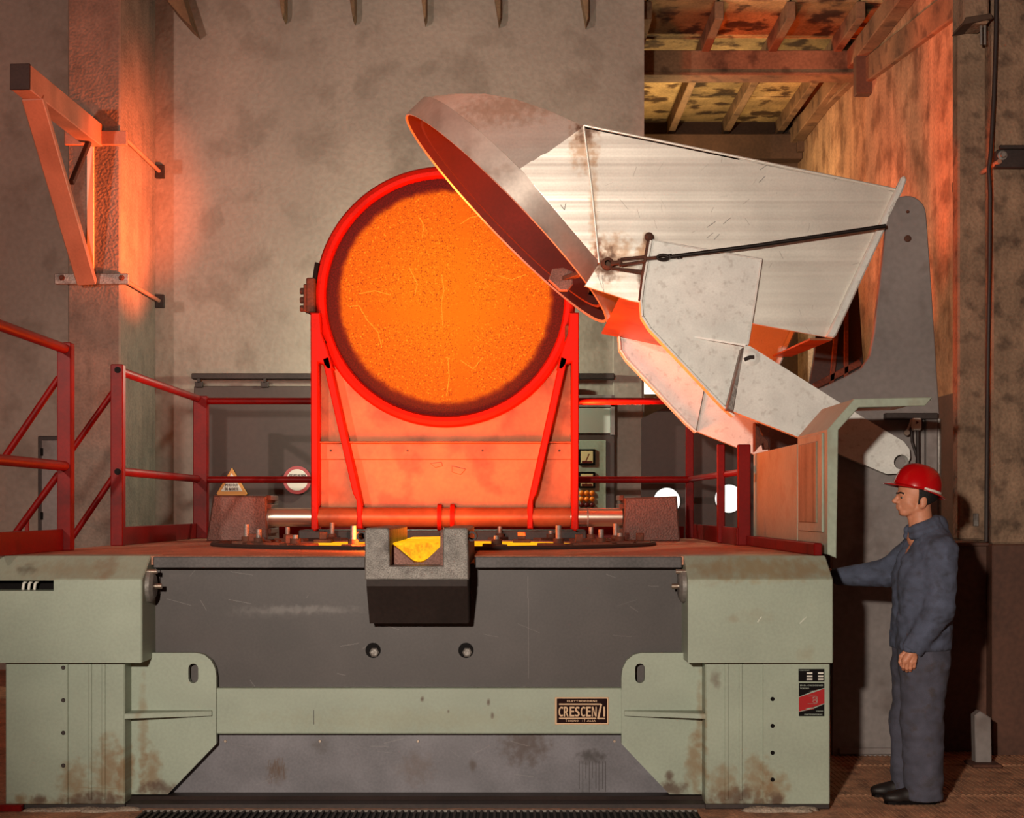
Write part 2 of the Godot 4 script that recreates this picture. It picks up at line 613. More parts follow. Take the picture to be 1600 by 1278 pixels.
func make_materials() -> void:
	M.wall = surf(Color(0.60, 0.55, 0.51), {"seed": 5, "tile": 5.0, "size": 768, "bf": 0.004, "blot": 0.07, "fine": 0.05, "ff": 0.09, "stain": Color(0.46, 0.41, 0.37), "sa": 0.4, "thr": 0.5, "sf": 0.01, "rough": 0.92, "bump": 0.4})
	M.concrete = surf(Color(0.50, 0.45, 0.41), {"seed": 15, "tile": 2.2, "bf": 0.008, "blot": 0.10, "fine": 0.08, "stain": Color(0.42, 0.39, 0.36), "sa": 0.5, "thr": 0.5, "sf": 0.03, "streak": 0.05, "rough": 0.92, "bump": 0.6})
	M.side_wall = surf(Color(0.62, 0.51, 0.40), {"seed": 25, "tile": 3.2, "bf": 0.008, "blot": 0.14, "fine": 0.12, "stain": Color(0.36, 0.25, 0.17), "sa": 0.7, "thr": 0.42, "soft": 0.5, "sf": 0.012, "streak": 0.10, "rough": 0.95, "bump": 0.6})
	M.slab = surf(Color(0.68, 0.58, 0.40), {"seed": 35, "tile": 2.6, "bf": 0.01, "blot": 0.2, "fine": 0.12, "stain": Color(0.22, 0.15, 0.09), "sa": 0.85, "thr": 0.5, "soft": 0.26, "sf": 0.011, "rough": 0.95, "bump": 0.5})
	M.joist = surf(Color(0.50, 0.40, 0.30), {"seed": 37, "tile": 1.3, "blot": 0.2, "fine": 0.1, "stain": Color(0.2, 0.14, 0.1), "sa": 0.5, "rough": 0.9, "size": 256})
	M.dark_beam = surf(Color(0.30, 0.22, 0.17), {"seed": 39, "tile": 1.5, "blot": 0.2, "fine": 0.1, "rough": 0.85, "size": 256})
	M.pilaster = surf(Color(0.52, 0.42, 0.34), {"seed": 45, "tile": 1.8, "bf": 0.008, "blot": 0.14, "fine": 0.10, "stain": Color(0.26, 0.20, 0.16), "sa": 0.7, "thr": 0.5, "soft": 0.5, "sf": 0.02, "streak": 0.08, "rough": 0.9, "bump": 0.6})
	M.dado = surf(Color(0.34, 0.22, 0.17), {"seed": 47, "tile": 1.5, "blot": 0.15, "fine": 0.12, "rough": 0.7, "size": 256})
	M.floor = surf(Color(0.66, 0.48, 0.37), {"seed": 55, "tile": 1.6, "bf": 0.01, "blot": 0.2, "fine": 0.14, "stain": Color(0.4, 0.28, 0.21), "sa": 0.5, "rough": 0.85, "bump": 0.4})
	M.deck = surf(Color(0.68, 0.46, 0.36), {"seed": 65, "tile": 1.2, "bf": 0.012, "blot": 0.14, "fine": 0.16, "stain": Color(0.54, 0.33, 0.25), "sa": 0.6, "rough": 0.62, "metal": 0.15, "bump": 0.3})
	M.checker = surf(Color(0.38, 0.28, 0.25), {"seed": 66, "tile": 0.5, "bf": 0.03, "blot": 0.08, "ff": 0.09, "fine": 0.12, "rough": 0.6, "metal": 0.2, "bump": 0.35, "size": 256})
	M.red = surf(Color(0.42, 0.035, 0.028), {"seed": 75, "tile": 1.0, "blot": 0.12, "fine": 0.08, "stain": Color(0.28, 0.035, 0.035), "sa": 0.5, "rough": 0.42, "size": 256})
	M.steel = surf(Color(0.52, 0.50, 0.48), {"seed": 85, "tile": 0.7, "blot": 0.18, "fine": 0.14, "stain": Color(0.25, 0.2, 0.18), "sa": 0.5, "rough": 0.5, "metal": 0.4, "bump": 0.15, "size": 256})
	M.dark_steel = surf(Color(0.20, 0.16, 0.15), {"seed": 86, "tile": 0.9, "blot": 0.2, "fine": 0.14, "rough": 0.6, "metal": 0.2, "size": 256})
	M.grey_post = surf(Color(0.50, 0.47, 0.46), {"seed": 87, "tile": 1.6, "blot": 0.08, "fine": 0.06, "stain": Color(0.36, 0.31, 0.29), "sa": 0.5, "thr": 0.58, "rough": 0.55, "size": 256})
	M.door = surf(Color(0.27, 0.21, 0.195), {"seed": 88, "tile": 2.0, "blot": 0.08, "fine": 0.05, "rough": 0.6, "size": 256})
	M.bright_steel = plain(Color(0.78, 0.72, 0.66), 0.28, 0.9)
	M.lid_red = surf(Color(0.60, 0.095, 0.04), {"seed": 89, "tile": 0.9, "blot": 0.1, "fine": 0.08, "stain": Color(0.5, 0.09, 0.05), "sa": 0.4, "rough": 0.5, "size": 256})  # the red of the glow is put into the base colour
	M.lid_plate = surf(Color(0.57, 0.345, 0.22), {"seed": 90, "tile": 1.5, "bf": 0.01, "blot": 0.12, "fine": 0.05, "stain": Color(0.44, 0.22, 0.13), "sa": 0.6, "thr": 0.48, "rough": 0.42, "metal": 0.2, "size": 256})  # stained plate; its base colour takes in the orange of the melt glow
	M.lining = surf(Color(0.55, 0.40, 0.36), {"seed": 91, "tile": 0.4, "blot": 0.2, "fine": 0.18, "rough": 0.95, "bump": 0.5, "size": 256})
	M.spout = surf(Color(0.52, 0.50, 0.48), {"seed": 92, "tile": 0.5, "bf": 0.02, "blot": 0.16, "fine": 0.22, "ff": 0.2, "stain": Color(0.28, 0.25, 0.24), "sa": 0.5, "rough": 0.6, "metal": 0.3, "bump": 0.3, "size": 256})
	M.guard = surf(Color(0.585, 0.625, 0.56), {"seed": 93, "tile": 1.3, "blot": 0.05, "fine": 0.05, "stain": Color(0.5, 0.44, 0.36), "sa": 0.3, "rough": 0.55, "size": 256})
	M.hatch = surf(Color(0.50, 0.46, 0.38), {"seed": 94, "tile": 0.9, "bf": 0.01, "blot": 0.12, "fine": 0.06, "streak": 0.16, "rough": 0.6, "size": 256})
	M.bracket = surf(Color(0.62, 0.46, 0.38), {"seed": 95, "tile": 0.8, "blot": 0.1, "fine": 0.06, "rough": 0.55, "size": 256})
	M.rope = plain(Color(0.10, 0.07, 0.06), 0.5, 0.4)
	M.rust = surf(Color(0.34, 0.20, 0.14), {"seed": 96, "tile": 0.4, "blot": 0.2, "fine": 0.2, "rough": 0.8, "size": 128})
	M.black = plain(Color(0.06, 0.045, 0.045), 0.6)
	M.black.metallic_specular = 0.2
	M.white = plain(Color(0.86, 0.84, 0.80), 0.5)
	M.cream = plain(Color(0.80, 0.66, 0.52), 0.5)
	M.plate_dark = plain(Color(0.12, 0.03, 0.025), 0.6)
	M.plate_dark.metallic_specular = 0.2
	M.tin = plain(Color(0.62, 0.66, 0.62), 0.35, 0.3)
	M.amber = plain(Color(0.95, 0.50, 0.10), 0.35)
	M.maroon = plain(Color(0.32, 0.05, 0.05), 0.35)
	M.meter = plain(Color(0.84, 0.76, 0.56), 0.4)
	M.yellow = plain(Color(0.80, 0.52, 0.16), 0.45)
	M.sticker_red = plain(Color(0.62, 0.04, 0.06), 0.4)
	M.debris = surf(Color(0.62, 0.56, 0.50), {"seed": 97, "tile": 0.3, "blot": 0.2, "fine": 0.25, "rough": 1.0, "bump": 0.8, "size": 128})
	M.disc = disc_material()
	var hot := plain(Color(0.2, 0.1, 0.04), 0.9)
	var melt := surf(Color(1.0, 0.72, 0.06), {"seed": 98, "tile": 0.5, "bf": 0.02, "blot": 0.1, "fine": 0.08, "stain": Color(1.0, 0.55, 0.02), "sa": 0.8, "thr": 0.5, "sf": 0.03, "size": 256})
	hot.emission_enabled = true
	hot.emission = Color.WHITE
	hot.emission_operator = BaseMaterial3D.EMISSION_OP_MULTIPLY
	hot.emission_texture = melt.albedo_texture
	hot.emission_energy_multiplier = 1.15
	hot.uv1_triplanar = true
	hot.uv1_world_triplanar = true
	hot.uv1_scale = Vector3.ONE * 2.0
	M.melt = hot
	for k in [["daylight", 1.4, Color(1.0, 0.99, 0.95)]]:
		var d := plain(Color(0.9, 0.9, 0.9), 0.3)
		d.emission_enabled = true
		d.emission = k[2]
		d.emission_energy_multiplier = k[1]
		M[k[0]] = d
	# worn fronts
	var rust := Color(0.46, 0.33, 0.20)
	var deep := Color(0.26, 0.17, 0.12)
	var dirt := Color(0.52, 0.46, 0.36)
	var gs := [[55, 1262, 70, 22, 0.7, rust], [62, 1250, 16, 14, 0.8, deep], [32, 1248, 14, 14, 0.7, rust], [115, 1225, 30, 50, 0.7, rust], [170, 1205, 34, 70, 0.75, rust], [190, 1215, 12, 60, 0.6, rust], [150, 1252, 70, 20, 0.9, deep], [225, 1215, 22, 60, 0.75, rust], [213, 1150, 10, 110, 0.5, rust], [240, 1240, 40, 18, 0.9, deep],
		[1090, 1200, 20, 70, 0.7, rust], [1098, 1130, 8, 100, 0.5, rust], [1055, 1240, 34, 16, 0.9, deep], [1050, 1222, 10, 14, 0.9, deep], [1150, 1245, 60, 26, 0.9, deep], [1130, 1225, 34, 40, 0.6, rust], [1178, 1215, 20, 50, 0.65, rust], [1195, 1230, 14, 60, 0.6, rust], [1212, 1235, 26, 44, 0.7, rust], [1208, 1252, 26, 18, 0.9, deep], [1118, 1060, 10, 24, 0.5, deep],
		[1185, 888, 135, 26, 0.75, Color(0.56, 0.48, 0.34)], [1110, 895, 60, 26, 0.5, dirt], [1255, 890, 60, 22, 0.5, dirt], [165, 885, 22, 24, 0.5, Color(0.45, 0.33, 0.25)], [110, 890, 120, 18, 0.45, dirt], [40, 890, 20, 10, 0.5, Color(0.2, 0.19, 0.16)],
		[650, 1130, 340, 26, 0.25, Color(0.56, 0.52, 0.40)], [657, 1098, 4, 6, 1.0, deep], [762, 1102, 4, 7, 1.0, deep], [768, 1123, 4, 7, 1.0, deep], [698, 1117, 3, 4, 1.0, deep], [1140, 965, 12, 10, 0.4, dirt], [1175, 960, 40, 16, 0.2, dirt], [1255, 1018, 20, 16, 0.3, dirt]]
	var gl := [[484, 1116, 484, 1138, Color(0.15, 0.14, 0.12), 0.9], [120, 1230, 185, 1232, Color(0.5, 0.42, 0.3), 0.5], [1180, 970, 1186, 962, Color(0.9, 0.9, 0.85), 0.8], [1245, 972, 1256, 962, Color(0.85, 0.85, 0.8), 0.7]]
	M.green = worn(Color(0.585, 0.625, 0.56), R_GREEN, 1400, 440, 0.0, gs, {"seed": 103, "bf": 0.006, "blot": 0.05, "fine": 0.035, "rough": 0.5, "lines": gl})
	var ds := [[820, 1165, 50, 40, 0.7, Color(0.24, 0.17, 0.14)], [432, 1205, 22, 26, 0.55, Color(0.30, 0.22, 0.17)], [650, 1200, 40, 34, 0.35, Color(0.34, 0.25, 0.2)], [738, 1195, 8, 14, 0.7, Color(0.24, 0.18, 0.15)], [500, 1165, 16, 16, 0.5, Color(0.26, 0.22, 0.2)],
		[925, 1182, 31, 15, 1.0, Color(0.21, 0.19, 0.19)], [480, 952, 130, 9, 0.8, Color(0.44, 0.42, 0.41)], [430, 955, 110, 14, 0.4, Color(0.42, 0.40, 0.39)], [700, 960, 60, 60, 0.3, Color(0.2, 0.15, 0.13)], [300, 1000, 120, 40, 0.25, Color(0.24, 0.2, 0.19)]]
	var dl := []
	for k in 9: dl.append([905 + k * 5.2, 1190, 905 + k * 5.2, 1200 + rng.randf_range(10, 48), Color(0.20, 0.18, 0.18), 0.9])
	for k in 46:
		var x := rng.randf_range(250, 1060)
		var y := rng.randf_range(895, 1235)
		dl.append([x, y, x + rng.randf_range(-40, 40), y + rng.randf_range(-14, 20), Color(0.55, 0.53, 0.52), rng.randf_range(0.15, 0.5)])
	for k in 24:
		var x := 432.0 + rng.randf_range(-14, 14)
		var y := rng.randf_range(1184, 1200)
		dl.append([x, y, x + rng.randf_range(-2, 2), y + rng.randf_range(10, 26), Color(0.32, 0.22, 0.16), 0.4])
	dl.append([825, 900, 826, 1060, Color(0.48, 0.45, 0.44), 0.5])
	M.dark_plate = worn(Color(0.25, 0.225, 0.22), R_DARK, 1100, 500, -0.22, ds, {"seed": 113, "bf": 0.006, "blot": 0.09, "fine": 0.07, "rough": 0.5, "metal": 0.15, "lines": dl})
	M.low_plate = worn(Color(0.41, 0.40, 0.42), R_DARK, 1100, 500, -0.24, ds, {"seed": 117, "bf": 0.008, "blot": 0.12, "fine": 0.07, "rough": 0.45, "metal": 0.2, "lines": dl})
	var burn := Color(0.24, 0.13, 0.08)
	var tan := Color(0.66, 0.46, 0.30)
	var hs := [[958, 400, 46, 46, 0.7, tan], [950, 412, 26, 34, 1.0, burn], [1004, 395, 16, 20, 0.8, tan], [1004, 428, 13, 20, 0.9, burn], [1004, 452, 10, 22, 0.5, burn], [1014, 374, 11, 13, 1.0, burn], [912, 225, 30, 60, 0.7, tan], [915, 205, 22, 24, 0.8, burn], [927, 330, 10, 120, 0.55, tan], [934, 395, 9, 40, 0.9, Color(0.4, 0.2, 0.12)], [790, 165, 120, 40, 0.5, Color(0.62, 0.48, 0.36)], [1010, 385, 10, 30, 0.5, tan], [940, 460, 40, 26, 0.3, tan]]  # the wide brown ellipse on the cone top: heat tint and painted dark reflection
	var hl := []
	var ink := Color(0.30, 0.30, 0.30)
	hl.append_array([[1008, 425, 1022, 425, ink, 0.8], [1017, 418, 1014, 440, ink, 0.8], [1040, 460, 1052, 448, ink, 0.7], [1050, 474, 1058, 464, ink, 0.6], [941, 430, 944, 462, ink, 0.6], [934, 430, 941, 450, ink, 0.5], [1188, 265, 1198, 258, ink, 0.6], [1186, 285, 1196, 275, ink, 0.6], [1105, 355, 1118, 346, ink, 0.6], [1104, 372, 1114, 364, ink, 0.5], [1116, 374, 1124, 366, ink, 0.5], [1130, 350, 1142, 340, ink, 0.5], [876, 320, 882, 328, Color(0.1, 0.1, 0.1), 0.9], [882, 328, 884, 318, Color(0.1, 0.1, 0.1), 0.9]])
	for k in 60:
		var x := rng.randf_range(930, 1350)
		var y := rng.randf_range(240, 620)
		hl.append([x, y, x + rng.randf_range(-14, 14), y + rng.randf_range(-16, 16), Color(0.45, 0.43, 0.40), rng.randf_range(0.1, 0.35)])
	M.hood = worn(Color(0.92, 0.91, 0.87), R_HOOD, 1200, 1000, -1.75, hs, {"seed": 123, "bf": 0.006, "blot": 0.05, "fine": 0.03, "rough": 0.36, "metal": 0.45, "lines": hl})
	# the rolled sheet is not quite flat: long shallow waves
	var wv := PackedByteArray()
	var n1 := FastNoiseLite.new()
	n1.seed = 12
	n1.frequency = 0.017
	wv.resize(64 * 512)
	for y in 512:
		for x in 64: wv[y * 64 + x] = clampi(int(127 + 90 * n1.get_noise_1d(y) + 8 * n1.get_noise_2d(x * 0.6, y)), 0, 255)
	M.hood.heightmap_enabled = true
	M.hood.heightmap_texture = ImageTexture.create_from_image(Image.create_from_data(64, 512, false, Image.FORMAT_L8, wv))
	M.hood.heightmap_scale = 1.3
	M.cone = M.hood.duplicate()
	M.cone.metallic = 0.62
	M.cone.roughness = 0.34
	M.arm = surf(Color(0.88, 0.89, 0.87), {"seed": 124, "tile": 1.1, "bf": 0.008, "blot": 0.05, "fine": 0.03, "stain": Color(0.62, 0.60, 0.57), "sa": 0.35, "thr": 0.6, "sf": 0.03, "rough": 0.5, "metal": 0.15})
	M.hood_in = surf(Color(0.28, 0.09, 0.075), {"seed": 125, "tile": 1.0, "blot": 0.15, "fine": 0.1, "rough": 0.8, "size": 256})  # grey sheet inside the hood, red of the melt glow put into its colour
	M.rim = surf(Color(0.80, 0.76, 0.72), {"seed": 126, "tile": 1.0, "bf": 0.01, "blot": 0.12, "fine": 0.05, "stain": Color(0.56, 0.46, 0.40), "sa": 0.4, "rough": 0.34, "metal": 0.55, "size": 256})
	M.skin = surf(Color(0.78, 0.52, 0.40), {"seed": 130, "tile": 0.25, "blot": 0.05, "fine": 0.04, "rough": 0.55, "size": 128})
	M.skin.subsurf_scatter_enabled = true
	M.skin.subsurf_scatter_strength = 0.08
	M.denim = surf(Color(0.30, 0.325, 0.40), {"seed": 131, "tile": 0.6, "bf": 0.012, "blot": 0.18, "fine": 0.16, "ff": 0.3, "stain": Color(0.18, 0.17, 0.19), "sa": 0.5, "rough": 0.95, "bump": 0.15, "size": 512})
	M.trouser = surf(Color(0.28, 0.28, 0.33), {"seed": 132, "tile": 0.6, "bf": 0.012, "blot": 0.18, "fine": 0.16, "ff": 0.3, "stain": Color(0.22, 0.18, 0.16), "sa": 0.5, "rough": 0.95, "bump": 0.15, "size": 512})
	M.hair = surf(Color(0.06, 0.045, 0.04), {"seed": 133, "tile": 0.1, "fine": 0.4, "rough": 0.7, "bump": 0.3, "size": 128})
	M.helmet = plain(Color(0.72, 0.03, 0.06), 0.22)
	M.helmet.clearcoat_enabled = true
	M.helmet.clearcoat = 0.6
	M.helmet.clearcoat_roughness = 0.08
	M.edge = surf(Color(0.28, 0.26, 0.26), {"seed": 140, "tile": 0.6, "blot": 0.14, "fine": 0.14, "rough": 0.55, "metal": 0.2, "size": 256})
	M.red.metallic_specular = 0.25
	M.lid_red.metallic_specular = 0.2
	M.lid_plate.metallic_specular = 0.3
	M.eye = plain(Color(0.55, 0.48, 0.44), 0.5)
	M.shoe = plain(Color(0.09, 0.06, 0.05), 0.55)
	var rb := PackedByteArray()
	rb.resize(256 * 8)
	for y in 8:
		for x in 256: rb[y * 256 + x] = 60 if x % 16 < 4 else 200
	M.ribbed = surf(Color(0.68, 0.50, 0.38), {"seed": 56, "tile": 0.9, "bf": 0.01, "blot": 0.2, "fine": 0.16, "stain": Color(0.42, 0.29, 0.22), "sa": 0.5, "rough": 0.85})

# ------------------------------------------------------------------ the hall
func build_hall() -> void:
	var b := MB.new()
	b.box(Vector3(-6.4, -0.3, -12.6), Vector3(4.2, 0.0, 13.4))
	var fl := struct("floor", b, M.floor, "worn brown concrete foundry floor around the furnace", "floor")
	for i in 3:          # ribbed paving slabs where the worker stands
		for j in 4:
			b = MB.new()
			var x0 := 1.72 + i * 0.72
			var z0 := 0.62 - j * 0.98
			b.box(Vector3(x0, 0.0, z0 - 0.955), Vector3(x0 + 0.705, 0.006, z0), 0.002)
			for k in 22: b.box(Vector3(x0 + 0.012 + k * 0.0315, 0.006, z0 - 0.94), Vector3(x0 + 0.03 + k * 0.0315, 0.010, z0 - 0.015), 0.0015)
			part(fl, "slab", b, M.ribbed)
	b = MB.new()
	b.box(Vector3(-6.4, 0, -7.4), Vector3(1.29, 6.8, -7.0))
	b.box(Vector3(0.98, 0, -7.0), Vector3(1.27, 3.6, -6.94), 0.01)
	struct("wall_back", b, M.wall, "stained grey-brown plaster back wall behind the furnace", "wall")
	b = MB.new()
	b.box(Vector3(-6.4, 0, -7.0), Vector3(-6.0, 6.8, 13.0))
	struct("wall_left", b, M.wall, "plaster wall closing the hall on the side of the crane column", "wall")
	b = MB.new()
	b.box(Vector3(-6.4, 0, 13.0), Vector3(4.2, 6.8, 13.4))
	struct("wall_front", b, M.wall, "plaster wall at the end of the hall facing the furnace", "wall")
	b = MB.new()
	b.xf = Transform3D(SIDE, Vector3.ZERO)
	b.prism_h(PackedVector2Array([Vector2(-13.4, 0), Vector2(12.6, 0), Vector2(12.6, 6.8), Vector2(-13.4, 6.8)]), [PackedVector2Array([Vector2(10.5, 3.0), Vector2(11.5, 3.0), Vector2(11.5, 4.2), Vector2(10.5, 4.2)])], 3.76, 4.15)
	var wr := struct("wall_right", b, M.side_wall, "orange-brown stained concrete side wall behind the grey post", "wall")
	b = MB.new()
	b.box(Vector3(3.735, 0, -12.2), Vector3(3.76, 2.55, 2.0), 0.005)
	part(wr, "dado_panel", b, M.dado)
	b = MB.new()
	b.box(Vector3(-6.4, 6.8, -7.4), Vector3(4.2, 7.1, 13.4))
	var ce := struct("ceiling", b, M.wall, "plaster ceiling of the hall above the back wall", "ceiling")
	# short tapered beam ends high on the back wall
	for q in [[538, 551, 20], [652, 664, 22], [768, 782, 24], [905, 921, 26], [425, 440, 18]]:
		b = MB.new()
		b.prism(poly(-6.6, [q[0], -46, q[1], -46, q[1], q[2] - 8, q[1] - 3, q[2]]), -7.0, -6.78, 0.006)
		part(ce, "bracket", b, M.joist)
	b = MB.new()
	b.prism(poly(-6.6, [250, -60, 268, -60, 300, 42, 288, 32, 262, 2]), -7.0, -6.6, 0.006)
	part(ce, "bracket", b, M.joist)
	# crane column in front of the wall
	b = MB.new()
	b.box(Vector3(-3.95, 0, -7.0), Vector3(-3.48, 6.8, -5.65), 0.015)
	var co := struct("column", b, M.concrete, "square concrete column carrying the steel wall bracket", "column")
	b = MB.new()
	b.box(Vector3(PX(136, -5.64), PY(425, -5.64), -5.65), Vector3(PX(147, -5.64), PY(228, -5.64), -5.63), 0.003)  # white strip added where a band of the column is lit white
	part(co, "strip", b, M.white, "white strip for the lit band on the column")

func build_bay() -> void:
	var b := MB.new()
	b.box(Vector3(0.9, 0, -12.2), Vector3(1.25, 6.8, -7.4))
	struct("wall_bay_side", b, M.side_wall, "inner side wall of the rear bay behind the plaster wall", "wall")
	b = MB.new()
	b.prism_h(PackedVector2Array([Vector2(0.9, 0), Vector2(3.76, 0), Vector2(3.76, 6.8), Vector2(0.9, 6.8)]), [PackedVector2Array([Vector2(1.55, 3.03), Vector2(2.9, 3.03), Vector2(2.9, 4.3), Vector2(1.55, 4.3)])], -12.6, -12.2)
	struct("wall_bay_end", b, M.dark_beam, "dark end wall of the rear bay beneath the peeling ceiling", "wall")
	b = MB.new()
	b.box(Vector3(0.9, 6.75, -12.6), Vector3(4.2, 7.0, -7.4))
	var ce := struct("ceiling_bay", b, M.joist, "rear bay ceiling of peeling ochre slabs on brown joists", "ceiling")
	var xs := [1.0, 1.36, 2.08, 2.80, 3.5, 3.76]
	var tints := [0.0, 0.13, 0.31, 0.22]
	var mats := []
	for k in 4:
		var m: StandardMaterial3D = M.slab.duplicate()
		m.uv1_offset = Vector3(tints[k] * 3.1, 0.0, tints[k] * 1.7)
		m.albedo_color = Color(1, 1, 1) * (1.0 - 0.12 * (k % 3))
		mats.append(m)
	for i in xs.size() - 1:
		for j in 4:
			b = MB.new()
			var z0 := -7.42 - j * 1.2
			b.box(Vector3(xs[i] + 0.01, 6.655 + 0.006 * ((i * 3 + j * 5) % 4), z0 - 1.185), Vector3(xs[i + 1] - 0.01, 6.76, z0), 0.012)
			part(ce, "slab", b, mats[(i * 2 + j * 3) % 4])
	for x in [1.36, 2.08, 2.80, 3.5]:
		b = MB.new()
		b.box(Vector3(x - 0.045, 6.48, -12.2), Vector3(x + 0.045, 6.66, -7.4), 0.008)
		part(ce, "joist", b, M.joist)
	b = MB.new()
	b.box(Vector3(1.25, 6.25, -8.72), Vector3(3.76, 6.50, -8.5), 0.01)
	b.box(Vector3(1.25, 6.22, -8.76), Vector3(3.76, 6.255, -8.46), 0.006)
	part(ce, "cross_beam", b, M.joist)
	b = MB.new()
	b.box(Vector3(1.25, 6.1, -12.1), Vector3(3.76, 6.42, -11.85), 0.01)
	part(ce, "cross_beam", b, M.dark_beam)
	b = MB.new()      # wall plate along the side wall
	b.box(Vector3(3.60, 6.30, -12.2), Vector3(3.76, 6.50, -3.0), 0.01)
	part(ce, "wall_plate", b, M.joist)
	# the beam on corbels along the side wall
	b = MB.new()
	b.bar(P(1356, 112, -8.2) + Vector3(0.06, 0, 0), P(1512, -6, -4.7) + Vector3(0.06, 0, 0), 0.24, 0.26, 0.012)
	b.bar(P(1248, 200, -11.9) + Vector3(0.02, 0, 0), P(1352, 98, -8.3) + Vector3(0.05, 0, 0), 0.2, 0.2, 0.012)
	var tb := struct("trim_1", b, M.joist, "long timber wall beam running below the rear ceiling along the side wall", "beam")
	b = MB.new()
	b.box(P(1333, 152, -8.2), P(1352, 92, -8.2) + Vector3(0.15, 0, 0.16), 0.01)
	b.box(P(1243, 240, -11.9), P(1252, 186, -11.9) + Vector3(0.1, 0, 0.14), 0.01)
	part(tb, "bracket", b, M.dark_beam)
	# daylight panes
	b = MB.new()
	var r := [[1.55, 3.03, 2.9, 4.3]]
	b.box(Vector3(1.55, 3.03, -12.5), Vector3(2.9, 3.08, -12.2), 0.005)
	b.box(Vector3(1.55, 4.25, -12.5), Vector3(2.9, 4.3, -12.2), 0.005)
	b.box(Vector3(1.55, 3.08, -12.5), Vector3(1.6, 4.25, -12.2), 0.005)
	b.box(Vector3(2.85, 3.08, -12.5), Vector3(2.9, 4.25, -12.2), 0.005)
	b.box(Vector3(2.2, 3.08, -12.45), Vector3(2.24, 4.25, -12.3), 0.005)
	var w1 := struct("window_1", b, M.joist, "bright daylight window in the end wall of the rear bay", "window")
	for x in [[1.6, 2.2], [2.24, 2.85]]:
		b = MB.new()
		b.box(Vector3(x[0], 3.08, -12.42), Vector3(x[1], 4.25, -12.40))
		part(w1, "window_pane", b, M.daylight)
	b = MB.new()
	b.box(Vector3(3.78, 3.0, -11.5), Vector3(4.1, 3.04, -10.5), 0.005)
	b.box(Vector3(3.78, 4.16, -11.5), Vector3(4.1, 4.2, -10.5), 0.005)
	var w2 := struct("window_2", b, M.joist, "tall bright opening in the side wall beyond the hood", "window")
	b = MB.new()
	b.box(Vector3(3.86, 3.04, -11.5), Vector3(3.88, 4.16, -10.5))
	part(w2, "window_pane", b, M.daylight)

